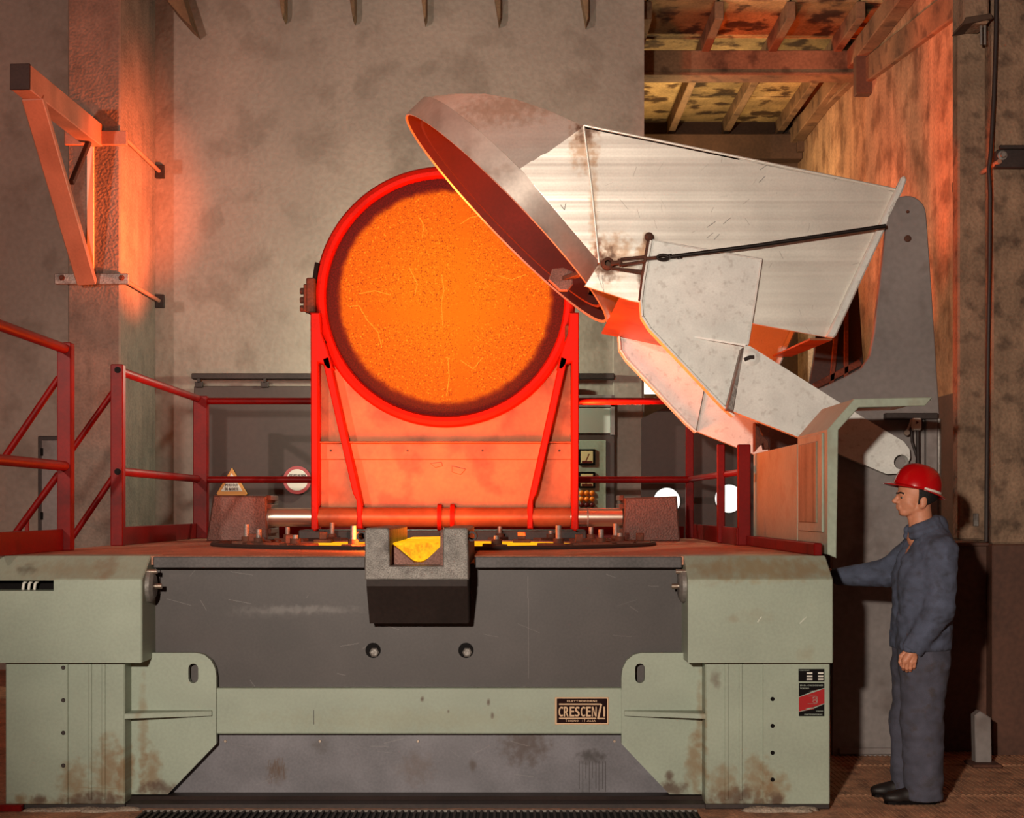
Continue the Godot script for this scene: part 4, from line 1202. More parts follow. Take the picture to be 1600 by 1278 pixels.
# ------------------------------------------------------------------ the fume hood on its arms
func build_hood() -> void:
	var zn := -1.75
	var zf := -3.75
	var t := thing("fume_hood", "large silvery sheet-metal fume hood with a round mouth tipped up beside the lid", "fume hood", Vector3(0.6, 2.0, -2.75))
	var cm := Vector3(-0.045, 3.583, -2.75)
	var ax := Vector3(0.7086, 0.7056, 0.0)
	var u := Vector3(-0.7056, 0.7086, 0.0)
	var R := 0.99
	var ring := Transform3D(Basis(-u, ax, Vector3(0, 0, 1)), cm)
	var b := MB.new()
	b.lathe([Vector2(R - 0.014, 0.012), Vector2(R - 0.008, 0.0), Vector2(R, 0.0), Vector2(R + 0.004, 0.006), Vector2(R + 0.004, 0.168), Vector2(R - 0.006, 0.176)], ring, 96)
	part(t, "rim_band", b, M.rim, "brushed steel band round the mouth")
	b = MB.new()
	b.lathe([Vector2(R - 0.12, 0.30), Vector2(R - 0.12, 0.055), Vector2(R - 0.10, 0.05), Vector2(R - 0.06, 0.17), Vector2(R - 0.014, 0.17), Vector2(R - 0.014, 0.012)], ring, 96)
	part(t, "inner_ring", b, M.hood_in, "inner ring with red glow put in its colour")
	# square to round transition
	var c1 := cm + ax * 0.17
	var tn := P(912, 197, zn)
	var tf := Vector3(tn.x, tn.y, zf)
	var bn := P(937, 410, zn)
	var bf := Vector3(bn.x, bn.y, zf)
	var on := func(deg: float) -> Vector3: return c1 + u * (R * cos(deg_to_rad(deg))) + Vector3(0, 0, R * sin(deg_to_rad(deg)))
	for inner in 2:
		b = MB.new()
		b.rect = R_HOOD
		var k := func(p: Vector3) -> Vector3:
			return p if inner == 0 else p + (cm + ax * 0.5 - p) * 0.02 - u * 0.0
		var nrm := func(deg: float) -> Vector3: return (u * cos(deg_to_rad(deg)) + Vector3(0, 0, sin(deg_to_rad(deg))) + ax * 0.25).normalized()
		for e in [[tn, 0.0], [bn, 90.0], [bf, 180.0], [tf, 270.0]]:
			for q in 20:
				var a0: float = e[1] + 90.0 * q / 20
				var a1: float = e[1] + 90.0 * (q + 1) / 20
				for w in 5:
					var g := []
					for ij in [[a0, w], [a1, w], [a1, w + 1], [a0, w + 1]]:
						var f: float = ij[1] / 5.0
						var dn: Vector3 = nrm.call(ij[0])
						var bulge := 0.10 * sin(PI * f) * absf(sin(deg_to_rad(2.0 * (ij[0] - e[1]) * 0.5 + 0.0)) * cos(deg_to_rad(ij[0] - e[1]))) * 2.0 + (0.035 * sin(PI * f) * absf(cos(deg_to_rad(ij[0]))))
						if e[1] == 90.0 or e[1] == 180.0: bulge = 0.0
						g.append(k.call(on.call(ij[0]).lerp(e[0], f) + dn * bulge))
						g.append(dn.lerp(nrm.call(e[1] + 45.0), f * 0.35).normalized())
					b.t3(g[0], g[2], g[4], g[1], g[3], g[5])
					b.t3(g[0], g[4], g[6], g[1], g[5], g[7])
		for e in [[270.0, tf, bf], [180.0, bf, bn]]:
			var n0: Vector3 = nrm.call(e[0])
			b.t3(k.call(on.call(e[0])), k.call(e[1]), k.call(e[2]), n0, n0, n0)
		for w in 5:      # the crown between the two upper corners follows the same bulge
			var f0 := w / 5.0
			var f1 := (w + 1) / 5.0
			var up0: Vector3 = nrm.call(0.0) * 0.035
			var o0: Vector3 = on.call(0.0)
			b.quad(k.call(o0.lerp(tn, f0) + up0 * sin(PI * f0)), k.call(o0.lerp(tn, f1) + up0 * sin(PI * f1)), k.call(o0.lerp(tf, f1) + up0 * sin(PI * f1)), k.call(o0.lerp(tf, f0) + up0 * sin(PI * f0)))
		if inner == 0: part(t, "transition", b, M.cone)
		else: part(t, "inner_cone", b, M.hood_in)  # lining added to carry the red glow in its colour
	# side panels
	var shape := [912, 197, 1398, 297, 1291, 527, 985, 470, 913, 447, 936, 411]
	for s in 2:
		b = MB.new()
		b.rect = R_HOOD
		var q := poly(zn, shape if s == 0 else [912, 197, 1398, 297, 1291, 527, 1000, 473, 975, 440, 936, 411])
		if s == 0: b.prism(q, zn - 0.012, zn, 0.003)
		else: b.prism(q, zf, zf + 0.012)
		var pn := part(t, "side_panel", b, M.hood)
		b = MB.new()      # bent lip at the open end
		b.rect = R_HOOD
		b.prism(poly(zn, [1398, 296, 1406, 279, 1411, 277, 1414, 283, 1408, 300, 1304, 526, 1300, 529, 1289, 527]), (zn if s == 0 else zf - 0.05), (zn + 0.05 if s == 0 else zf + 0.01), 0.01)
		part(pn, "lip", b, M.arm)
		if s == 0:        # raised seams
			b = MB.new()
			b.rect = R_HOOD
			b.sheet(on.call(90.0) + Vector3(0, 0, 0.004), bn, tn, on.call(88.0) + Vector3(0, 0, 0.004), 0.006)
			part(t, "side_gore", b, M.hood)
			b = MB.new()
			b.tube([P(912, 197, zn + 0.002), P(925, 300, zn + 0.002), P(936, 411, zn + 0.002)], 0.008, 8)
			b.tube([P(912, 196, zn - 0.004), P(1155, 246, zn - 0.004), P(1398, 296, zn - 0.004)], 0.010, 8)
			part(pn, "weld_seam", b, M.hood)
	var roof := MB.new()
	roof.rect = R_HOOD
	var tr := P(1398, 297, zn)
	roof.sheet(tn, Vector3(tr.x, tr.y, zn), Vector3(tr.x, tr.y, zf), tf, 0.012)
	part(t, "roof_panel", roof, M.hood)
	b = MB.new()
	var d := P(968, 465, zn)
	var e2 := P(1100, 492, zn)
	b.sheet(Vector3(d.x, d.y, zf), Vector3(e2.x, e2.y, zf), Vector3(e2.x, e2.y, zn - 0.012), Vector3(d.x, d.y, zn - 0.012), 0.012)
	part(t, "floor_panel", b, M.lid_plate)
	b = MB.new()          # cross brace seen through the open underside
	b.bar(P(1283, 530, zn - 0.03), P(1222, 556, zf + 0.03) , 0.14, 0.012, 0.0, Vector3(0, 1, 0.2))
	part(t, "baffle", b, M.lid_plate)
	b = MB.new()          # small clinker plate at the lower lip of the mouth, on a bar from the inner ring
	b.prism(poly(-2.15, [857, 437, 863, 420, 880, 418, 895, 424, 895, 444, 887, 454, 875, 454]), -2.20, -2.15, 0.008)
	part(t, "clamp_plate", b, M.lining, "crusted plate inside the mouth")
	b = MB.new()
	b.bar(P(878, 437, -2.19), cm + ax * 0.03 + u * (-0.96 * sin(0.80)) + Vector3(0, 0, 0.96 * cos(0.80)), 0.06, 0.03, 0.004)
	part(t, "clamp_bar", b, M.rust)
	# arms: plate on the panel, then the box arm that runs behind the guard to its pivot
	var arm := [1016, 375, 1190, 405, 1186, 430, 1168, 540, 1147, 648, 1128, 632, 1050, 549, 1015, 512, 1004, 494, 1001, 472, 1006, 440]
	var arm2 := [1163, 540, 1172, 541, 1345, 650, 1412, 690, 1421, 702, 1422, 716, 1415, 730, 1402, 740, 1386, 741, 1250, 684, 1146, 643]
	for s in 2:
		var z0: float = zn + 0.004 if s == 0 else zf - 0.045
		b = MB.new()
		b.prism(poly(zn, arm), z0, z0 + 0.035, 0.004)
		var ap := part(t, "arm_plate", b, M.arm)
		b = MB.new()      # deep flange along its lower edge
		var edge := [1014, 378, 1003, 440, 999, 472, 1001, 497, 1013, 516, 1048, 553, 1126, 636, 1144, 652]
		for k in range(0, edge.size() - 2, 2):
			var p0 := P(edge[k], edge[k + 1], zn)
			var p1 := P(edge[k + 2], edge[k + 3], zn)
			var zz0: float = zn - 0.05 if s == 0 else zf - 0.05
			b.sheet(Vector3(p0.x, p0.y, zz0), Vector3(p1.x, p1.y, zz0), Vector3(p1.x, p1.y, zz0 + 0.12), Vector3(p0.x, p0.y, zz0 + 0.12), 0.012)
		part(ap, "flange", b, M.arm)
		if s == 0:
			b = MB.new()
			b.sheet(P(1085, 528, zn + 0.04), P(1165, 541, zn + 0.04), P(1165, 541, zn + 0.13), P(1085, 528, zn + 0.045), 0.012)
			b.tube([P(1190, 405, zn + 0.04), P(1180, 470, zn + 0.04), P(1169, 538, zn + 0.04)], 0.006, 6)
			b.tube([P(1016, 374, zn + 0.045), P(1100, 390, zn + 0.042), P(1190, 405, zn + 0.04)], 0.004, 6)
			part(ap, "rib", b, M.arm)
		b = MB.new()
		var za: float = zn + 0.06 if s == 0 else zf - 0.13
		b.prism_h(poly(-1.62, arm2), [circle(Vector2(PX(1408, -1.62), PY(722, -1.62)), 0.047, 20)], za, za + 0.075)
		var ab := part(t, "box_arm", b, M.arm)
		if s == 0:
			b = MB.new()
			b.prism(poly(-1.64, [1134, 640, 1158, 545, 1166, 541, 1146, 645]), zn + 0.035, za + 0.074, 0.01)
			part(ab, "corner_angle", b, M.steel, "dark welded corner angle")
			b = MB.new()
			b.lathe([Vector2(0.055, 0), Vector2(0.055, 0.004), Vector2(0.03, 0.01), Vector2(0, 0.01)], Transform3D(FRONT, P(1174, 558, za + 0.075)), 16)
			part(ab, "boss", b, M.arm)
			b = MB.new()
			b.tube([P(1163, 562, za + 0.09), P(1172, 558, za + 0.09), P(1178, 558, za + 0.09)], 0.012, 8)
			part(ab, "pin", b, M.dark_steel)
	# eye bolt at the top of the near arm
	b = MB.new()
	b.ball(P(1014, 370, zn + 0.05), Vector3(0.03, 0.03, 0.03), 10)
	b.tube([P(1014, 372, zn + 0.05), P(1006, 420, zn + 0.05), P(1000, 470, zn + 0.05)], 0.012, 8)
	part(t, "edge_rod", b, M.rust)
	# rope stay with turnbuckle
	var r := thing("stay_rod", "dark stay rod with chain link and turnbuckle running across the hood panel", "stay rod", P(947, 413, zn))
	var zs := zn + 0.07
	b = MB.new()
	b.tube([P(1040, 402, zs), P(1180, 384, zs + 0.05), P(1384, 353, -1.66 + 0.05)], 0.013, 10)
	part(r, "rod", b, M.rope)
	b = MB.new()
	b.lathe([Vector2(0.02, 0), Vector2(0.038, 0), Vector2(0.042, 0.01), Vector2(0.038, 0.05), Vector2(0.02, 0.06), Vector2(0.018, 0.02)], Transform3D(FRONT, P(949, 413, zn)), 14)
	part(r, "hook_boss", b, M.rust)
	b = MB.new()
	b.tube([P(955, 412, zs), P(970, 409, zs)], 0.014, 8)
	b.tube([P(970, 405, zs), P(1008, 401, zs)], 0.010, 8)
	b.tube([P(970, 414, zs), P(1008, 408, zs)], 0.010, 8)
	b.tube([P(968, 404, zs), P(969, 415, zs)], 0.012, 8)
	b.tube([P(1008, 400, zs), P(1009, 409, zs)], 0.012, 8)
	b.tube([P(1008, 404, zs), P(1030, 402, zs)], 0.011, 8)
	part(r, "turnbuckle", b, M.rust)
	b = MB.new()
	for k in 2:
		var pts := []
		for q in 13: pts.append(P(1036 + k * 0.0 + cos(TAU * q / 12) * 9, 402 - k * 0.0 + sin(TAU * q / 12) * (4 if k == 0 else 3), zs + 0.01 * k))
		b.tube(pts, 0.009, 6, false)
	for q in [1046, 1061]: b.tube([P(q, 397, zs), P(q + 1, 404, zs)], 0.016, 8)
	part(r, "shackle", b, M.rope)
	b = MB.new()
	b.prism(poly(zs, [953, 415, 1004, 420, 1004, 427, 955, 419]), zn, zs - 0.03, 0.004)
	part(r, "strap", b, M.rust)

# ------------------------------------------------------------------ the two pivot posts
func post_shape(z: float) -> Array:
	var a := []
	for k in 13:
		var an := PI * k / 12.0 + 0.06
		a.append_array([1417 + cos(an) * 30.5, 336 - sin(an) * 30.5])
	a.append_array([1383, 372, 1374, 450, 1366, 520, 1359, 556, 1346, 575, 1320, 589, 1290, 603, 1262, 613, 1262, 640, 1300, 720, 1300, 1183, 1468, 1183, 1468, 645, 1465, 600, 1455, 440])
	return a

func build_posts() -> void:
	for s in 2:
		var z: float = -1.70 if s == 0 else -3.66
		var lab: String = ["tall grey steel pivot post with rounded top standing behind the man", "dark twin pivot post with red ribs seen through the gap below the hood"][s]
		var t := thing("pivot_post", lab, "pivot post", Vector3(2.3, 0, z))
		var b := MB.new()
		b.prism(poly(-1.70, post_shape(0)), z - 0.05, z, 0.006)
		part(t, "plate", b, M.grey_post if s == 0 else M.dark_steel)
		if s == 0:
			b = MB.new()
			b.box(Vector3(PX(1444, z), 0.0, z - 0.2), Vector3(PX(1462, z), PY(655, z), z + 0.05), 0.006)
			part(t, "flange", b, M.grey_post)
			b = MB.new()
			b.tube([Vector3(PX(1465, z), 0.05, z + 0.03), Vector3(PX(1465, z), PY(655, z), z + 0.03)], 0.014, 10)
			part(t, "conduit", b, M.steel)
			for q in [[1418, 331, 0.010], [1418, 373, 0.022]]:
				b = MB.new()
				b.lathe([Vector2(q[2], 0), Vector2(q[2], 0.01), Vector2(q[2] * 0.6, 0.016), Vector2(0, 0.016)], Transform3D(FRONT, P(q[0], q[1], z)), 12)
				part(t, "bolt", b, M.rust)
			b = MB.new()
			b.box(P(1384, 655, z + 0.06), P(1466, 645, z + 0.06) + Vector3(0, 0, -0.07), 0.004)
			part(t, "angle_bar", b, M.dark_steel)
			b = MB.new()
			b.box(P(1310, 1178, z), P(1392, 1168, z) + Vector3(0, 0, 0.02), 0.004)
			part(t, "foot", b, M.grey_post)
			# limit switch
			var l := thing("limit_switch", "small cream limit switch with roller lever and cables under the grey angle bar", "limit switch", P(1432, 672, z + 0.1))
			b = MB.new()
			b.box(P(1427, 672, z + 0.1), P(1440, 653, z + 0.1) + Vector3(0, 0, -0.06), 0.006)
			part(l, "housing", b, M.white)
			b = MB.new()
			b.lathe([Vector2(0.012, 0), Vector2(0.010, 0.006), Vector2(0, 0.006)], Transform3D(FRONT, P(1433, 660, z + 0.1)), 3)
			part(l, "mark", b, M.maroon)
			b = MB.new()
			b.bar(P(1424, 655, z + 0.11), P(1417, 674, z + 0.11), 0.012, 0.01)
			b.lathe([Vector2(0, -0.01), Vector2(0.018, -0.01), Vector2(0.018, 0.012), Vector2(0, 0.012)], Transform3D(FRONT, P(1416.5, 676, z + 0.11)), 16)
			part(l, "lever", b, M.bright_steel)
			b = MB.new()
			b.tube([P(1434, 672, z + 0.08), P(1434, 690, z + 0.08), P(1435, 760, z + 0.06), P(1435, 900, z + 0.04), P(1435, 1175, z + 0.04)], 0.012, 8)
			b.tube([P(1424, 668, z + 0.05), P(1425, 690, z + 0.05), P(1433, 715, z + 0.05), P(1431, 760, z + 0.05), P(1431, 1175, z + 0.05)], 0.009, 8)
			part(l, "cable", b, M.dark_steel)
		else:
			b = MB.new()
			b.bar(P(1345, 566, z + 0.02), P(1272, 604, z + 0.02), 0.05, 0.03, 0.004, Vector3(0, 0, 1))
			b.bar(P(1322, 420, z + 0.02), P(1322, 600, z + 0.02), 0.035, 0.03, 0.004, Vector3(0, 0, 1))
			b.bar(P(1312, 460, z + 0.02), P(1298, 615, z + 0.02), 0.035, 0.03, 0.004, Vector3(0, 0, 1))
			part(t, "rib", b, M.rust)

# ------------------------------------------------------------------ the bent guard in front of the pivot
func build_guard() -> void:
	var t := thing("guard_hood", "pale green bent sheet guard with a side hatch beside the red helmet", "guard", Vector3(1.9, 1.318, -0.6))
	var z := -0.15
	var outer := [1293, 866, 1293, 671, 1335, 623, 1457, 620.5]
	var b := MB.new()
	b.prism(poly(z, [1293, 866, 1293, 671, 1335, 623, 1457, 620.5, 1446, 634, 1342, 636.5, 1310, 672, 1307, 872]), z - 0.02, z, 0.004)
	part(t, "front_flange", b, M.guard)
	b = MB.new()
	var q := poly(z, outer)
	for k in 3:
		var p0 := q[k]
		var p1 := q[k + 1]
		b.sheet(Vector3(p0.x, p0.y, -1.0), Vector3(p0.x, p0.y, z - 0.02), Vector3(p1.x, p1.y, z - 0.02), Vector3(p1.x, p1.y, -1.0), 0.014)
	part(t, "shell", b, M.guard)
	b = MB.new()
	var x := q[0].x
	b.box(Vector3(x - 0.004, 1.32, -2.62), Vector3(x + 0.012, 1.948, -1.0), 0.003)
	part(t, "rear_panel", b, M.guard)
	b = MB.new()
	b.box(Vector3(x - 0.012, 1.44, -0.92), Vector3(x, 1.975, -0.24), 0.004)
	var h := part(t, "hatch_frame", b, M.guard)
	b = MB.new()
	b.box(Vector3(x - 0.02, 1.49, -0.86), Vector3(x - 0.01, 1.935, -0.36), 0.004)
	part(h, "hatch", b, M.hatch, "streaked brown hatch plate")
	b = MB.new()
	var hk := PackedVector2Array()
	b.prism(poly(-2.3, [1180, 660, 1186, 664, 1188, 678, 1196, 684, 1201, 690, 1201, 702, 1195, 702, 1193, 692, 1184, 700, 1180, 706]), -2.4, -2.3, 0.004)
	part(t, "bracket", b, M.rust)

# ------------------------------------------------------------------ railings
func build_railings() -> void:
	var X := -2.67
	var top := 2.503
	var mid := 1.822
	# beside the camera: post with two rails running off the picture
	var t := thing("railing", "near red railing with two thick round rails in front of the tall metal wall box", "railing", Vector3(X, 1.3165, -0.5), "red railings round the furnace deck")
	var b := MB.new()
	b.box(Vector3(X - 0.045, 1.3165, -1.24), Vector3(X + 0.04, 2.56, -1.16), 0.006)
	part(t, "post", b, M.red)
	b = MB.new()
	b.tube([Vector3(X, top + 0.02, -1.2), Vector3(X, top + 0.02, 0.1)], 0.030, 14)
	part(t, "rail", b, M.red)
	b = MB.new()
	b.tube([Vector3(X, mid, -1.2), Vector3(X, mid, 0.1)], 0.030, 14)
	part(t, "rail", b, M.red)
	b = MB.new()
	b.box(Vector3(X - 0.02, 1.317, -1.2), Vector3(X - 0.005, 1.445, 0.1), 0.004)
	part(t, "toe_board", b, M.red)
	for q in [[92, 590, 6, 716], [92, 740, 22, 836]]:
		b = MB.new()
		b.tube([P(q[0], q[1], -1.22), P(q[2], q[3], -1.22)], 0.021, 10)
		part(t, "stair_rail", b, M.red)
	b = MB.new()
	b.box(P(40, 836, -1.24), P(46, 806, -1.24) + Vector3(0, 0, 0.02), 0.003)
	part(t, "stair_post", b, M.red)
	# gate post to the far corner
	t = thing("railing", "red railing receding from the gate post with two round sockets", "railing", Vector3(X, 1.3165, -3.7), "red railings round the furnace deck")
	b = MB.new()
	b.box(Vector3(X - 0.045, 1.3165, -2.46), Vector3(X + 0.04, 2.545, -2.38), 0.006)
	var pp := part(t, "post", b, M.red)
	for q in [578, 737]:
		b = MB.new()
		b.lathe([Vector2(0.022, 0), Vector2(0.022, 0.003), Vector2(0, 0.003)], Transform3D(FRONT, Vector3(X + 0.005, PY(q, -2.38), -2.38)), 16)
		part(pp, "hole_shade", b, M.black)  # flat black disc painted for the shade inside the hole
	b = MB.new()
	b.box(Vector3(X - 0.03, 1.3165, -5.09), Vector3(X + 0.09, 2.525, -5.0), 0.006)
	part(t, "post", b, M.red)
	for y in [top, mid]:
		b = MB.new()
		b.tube([Vector3(X + 0.005, y, -2.4), Vector3(X + 0.005, y, -5.04)], 0.030, 14)
		part(t, "rail", b, M.red)
	b = MB.new()
	b.box(Vector3(X - 0.01, 1.317, -5.0), Vector3(X + 0.005, 1.445, -2.46), 0.004)
	part(t, "toe_board", b, M.red)
	for q in [[177, 612, 106, 712], [177, 745, 106, 850]]:
		b = MB.new()
		b.tube([P(q[0], q[1], -2.44), P(q[2], q[3], -2.44)], 0.021, 10)
		part(t, "stair_rail", b, M.red)
	# along the back
	t = thing("railing", "two straight red rails crossing behind the furnace lid", "railing", Vector3(-0.5, 1.3165, -5.04), "red railings round the furnace deck")
	for y in [top - 0.02, mid - 0.006]:
		b = MB.new()
		b.tube([Vector3(X + 0.08, y, -5.04), Vector3(1.5, y, -5.04)], 0.029, 14)
		part(t, "rail", b, M.red)
	b = MB.new()
	b.box(Vector3(X + 0.09, 1.317, -5.06), Vector3(1.46, 1.42, -5.045), 0.004)
	part(t, "toe_board", b, M.red)
	# return on the far side of the pit
	t = thing("railing", "short red railing with three posts in front of the two portholes", "railing", Vector3(1.55, 1.3165, -3.7), "red railings round the furnace deck")
	for q in [[1078, 630, -5.04, 6], [1127, 694, -3.25, 6], [1163, 694, -2.5, 10]]:
		b = MB.new()
		b.box(Vector3(PX(q[0] - q[3], q[2]), 1.3165, q[2] - 0.05), Vector3(PX(q[0] + q[3], q[2]), minf(PY(q[1], q[2]), 2.5), q[2]), 0.006)
		part(t, "post", b, M.red)
	b = MB.new()
	b.tube([Vector3(PX(1078, -5.04), mid, -5.06), Vector3(PX(1163, -2.52), mid, -2.54)], 0.024, 12)
	part(t, "rail", b, M.red)
	b = MB.new()
	b.box(Vector3(1.535, 1.317, -5.0), Vector3(1.55, 1.44, -2.5), 0.004)
	b.box(Vector3(1.60, 1.317, -2.95), Vector3(1.645, 1.385, -0.14), 0.006)
	part(t, "toe_board", b, M.red)

# ------------------------------------------------------------------ steel bracket on the column
func build_bracket() -> void:
	var t := thing("wall_bracket", "rust-coloured steel bracket strutted out from the concrete column above the railing", "bracket", Vector3(-3.72, 3.6, -5.2))
	var zc := -5.6
	var b := MB.new()
	var e0 := Vector3(PX(31.5, -3.9), PY(120, -3.9), -3.9)
	var e1 := Vector3(PX(147, -5.64), PY(212, -5.64), -5.64)
	b.bar(e1, e0, 0.155, 0.20, 0.008)
	part(t, "cantilever", b, M.bracket)
	b = MB.new()
	var dd := (e0 - e1).normalized()
	b.bar(e0 - dd * 0.012, e0 + dd * 0.008, 0.158, 0.204, 0.004)
	part(t, "end_plate", b, M.dark_steel, "dark square end plate")
	b = MB.new()
	b.bar(e0 - dd * 0.26 - Vector3(0, 0.08, 0), P(136, 442, zc + 0.05), 0.17, 0.07, 0.008, Vector3(0, 0.3, 1))
	part(t, "strut", b, M.bracket)
	b = MB.new()
	b.bar(P(143, 212, zc + 0.04), P(112, 285, -5.0), 0.04, 0.05, 0.004, Vector3(0, 0, 1))
	part(t, "brace", b, M.dark_steel)
	b = MB.new()
	b.box(P(100, 226, zc), P(198, 204, zc) + Vector3(0, 0, -0.045), 0.006)
	part(t, "clamp_plate", b, M.bracket)
	b = MB.new()
	b.box(P(85, 444, zc), P(201, 427, zc) + Vector3(0, 0, -0.045), 0.006)
	var cp := part(t, "clamp_plate", b, M.steel, "pale steel clamp plate")
	for q in [97, 190]:
		b = MB.new()
		b.lathe([Vector2(0.028, 0), Vector2(0.028, 0.006), Vector2(0.02, 0.008), Vector2(0.018, 0.03), Vector2(0, 0.03)], Transform3D(FRONT, P(q, 434, zc)), 6)
		part(cp, "nut", b, M.rust)
	for q in [214, 437]:
		b = MB.new()
		var y := PY(q, zc)
		b.tube([Vector3(-3.44, y, zc - 0.02), Vector3(-3.44, y, -6.99)], 0.019, 10)
		part(t, "tie_rod", b, M.bracket)
		b = MB.new()
		b.box(Vector3(-3.475, y - 0.07, -7.0), Vector3(-3.39, y + 0.06, -6.96), 0.004)
		part(t, "anchor_plate", b, M.dark_steel)

# ------------------------------------------------------------------ columns and fittings at the right
func build_right_side() -> void:
	var b := MB.new()
	b.box(Vector3(PX(1497, -1.9), PY(844, -1.9), -2.03), Vector3(PX(1549, -1.9), 6.8, -1.9), 0.012)
	var c := struct("column", b, M.pilaster, "narrow weathered concrete pier rising behind the man", "column")
	b = MB.new()
	b.box(Vector3(PX(1550, -1.75), PY(850, -1.75), -2.05), Vector3(3.76, 6.8, -1.75), 0.012)
	var c2 := struct("column", b, M.pilaster, "broad concrete pier with the bolted clamp plate and dark lower part", "column")
	b = MB.new()
	b.box(Vector3(PX(1549, -1.75), 0.0, -2.05), Vector3(3.76, PY(850, -1.75), -1.73), 0.008)  # dark brown box round the lower part of the pier
	part(c2, "lower_block", b, M.dado)
	b = MB.new()
	b.box(P(1520, 822, -1.9), P(1528, 802, -1.9) + Vector3(0, 0, 0.02), 0.003)
	part(c, "latch", b, M.steel)
	var t := thing("base_cabinet", "dark brown steel casing at the foot of the pier behind the man's legs", "casing", Vector3(2.95, 0, -1.9))
	b = MB.new()
	b.box(Vector3(PX(1468, -1.85), 0.01, -2.5), Vector3(PX(1543, -1.85), PY(851, -1.85), -1.85), 0.008)
	part(t, "body", b, M.dado)
	b = MB.new()
	b.box(Vector3(PX(1466, -1.84), PY(853, -1.84), -2.5), Vector3(PX(1545, -1.84), PY(848, -1.84), -1.82), 0.004)
	part(t, "lid", b, M.dado)
	t = thing("foot_bracket", "short light grey foot plate with a chamfered top on the floor", "foot plate", Vector3(PX(1536, -1.35), 0, -1.35))
	b = MB.new()
	b.prism(poly(-1.32, [1525, 1202, 1523, 1118, 1532, 1111, 1549, 1122, 1550, 1202]), -1.40, -1.32, 0.006)
	part(t, "plate", b, M.grey_post)
	b = MB.new()
	b.box(Vector3(PX(1515, -1.3), 0.011, -1.42), Vector3(PX(1560, -1.3), 0.03, -1.22), 0.004)
	part(t, "base", b, M.rust)
	t = thing("conduit", "dark cable running down the pier past the bolted clamp plate", "cable", P(1548, 600, -1.7))
	b = MB.new()
	b.tube([P(1557, -30, -1.72), P(1556, 60, -1.71), P(1553, 150, -1.70), P(1548, 240, -1.68), P(1545, 265, -1.67), P(1547, 300, -1.68), P(1546, 420, -1.71), P(1543, 600, -1.73), P(1541, 846, -1.74)], 0.014, 10)
	part(t, "cable", b, M.dark_steel)
	t = thing("junction_box", "grey-brown metal box with two pipe stubs high on the pier", "junction box", P(1527, 0, -1.7))
	b = MB.new()
	b.box(P(1505, 36, -1.66), P(1546, -40, -1.66) + Vector3(0, 0, -0.22), 0.012)
	part(t, "body", b, M.pilaster)
	b = MB.new()
	b.prism(poly(-1.66, [1503, 40, 1508, 28, 1548, 22, 1550, 30]), -1.88, -1.64, 0.004)
	part(t, "lid", b, M.dark_beam)
	for q in [1533, 1539]:
		b = MB.new()
		b.tube([P(q, 28, -1.72), P(q, 70, -1.72)], 0.009, 8)
		part(t, "pipe_stub", b, M.steel)
	t = thing("wall_clamp", "bolted steel clamp plate with a slanting tie rod on the pier", "clamp", P(1575, 245, -1.7))
	b = MB.new()
	b.prism(poly(-1.70, [1556, 262, 1556, 236, 1566, 229, 1660, 229, 1660, 262]), -1.75, -1.70, 0.006)
	b.box(P(1560, 234, -1.7), P(1660, 228, -1.7) + Vector3(0, 0, 0.03), 0.004)
	var pl := part(t, "plate", b, M.dark_steel)
	b = MB.new()
	b.lathe([Vector2(0.032, 0), Vector2(0.03, 0.008), Vector2(0.018, 0.01), Vector2(0.016, 0.03), Vector2(0, 0.03)], Transform3D(FRONT, P(1566, 243, -1.70)), 14)
	part(pl, "bolt", b, M.steel)
	b = MB.new()
	b.tube([P(1562, 252, -1.68), P(1497, 293, -2.2)], 0.016, 10)
	part(t, "tie_rod", b, M.bracket)
	b = MB.new()
	b.box(P(1489, 300, -2.2), P(1503, 284, -2.2) + Vector3(0, 0, -0.02), 0.003)
	part(t, "anchor_plate", b, M.black)

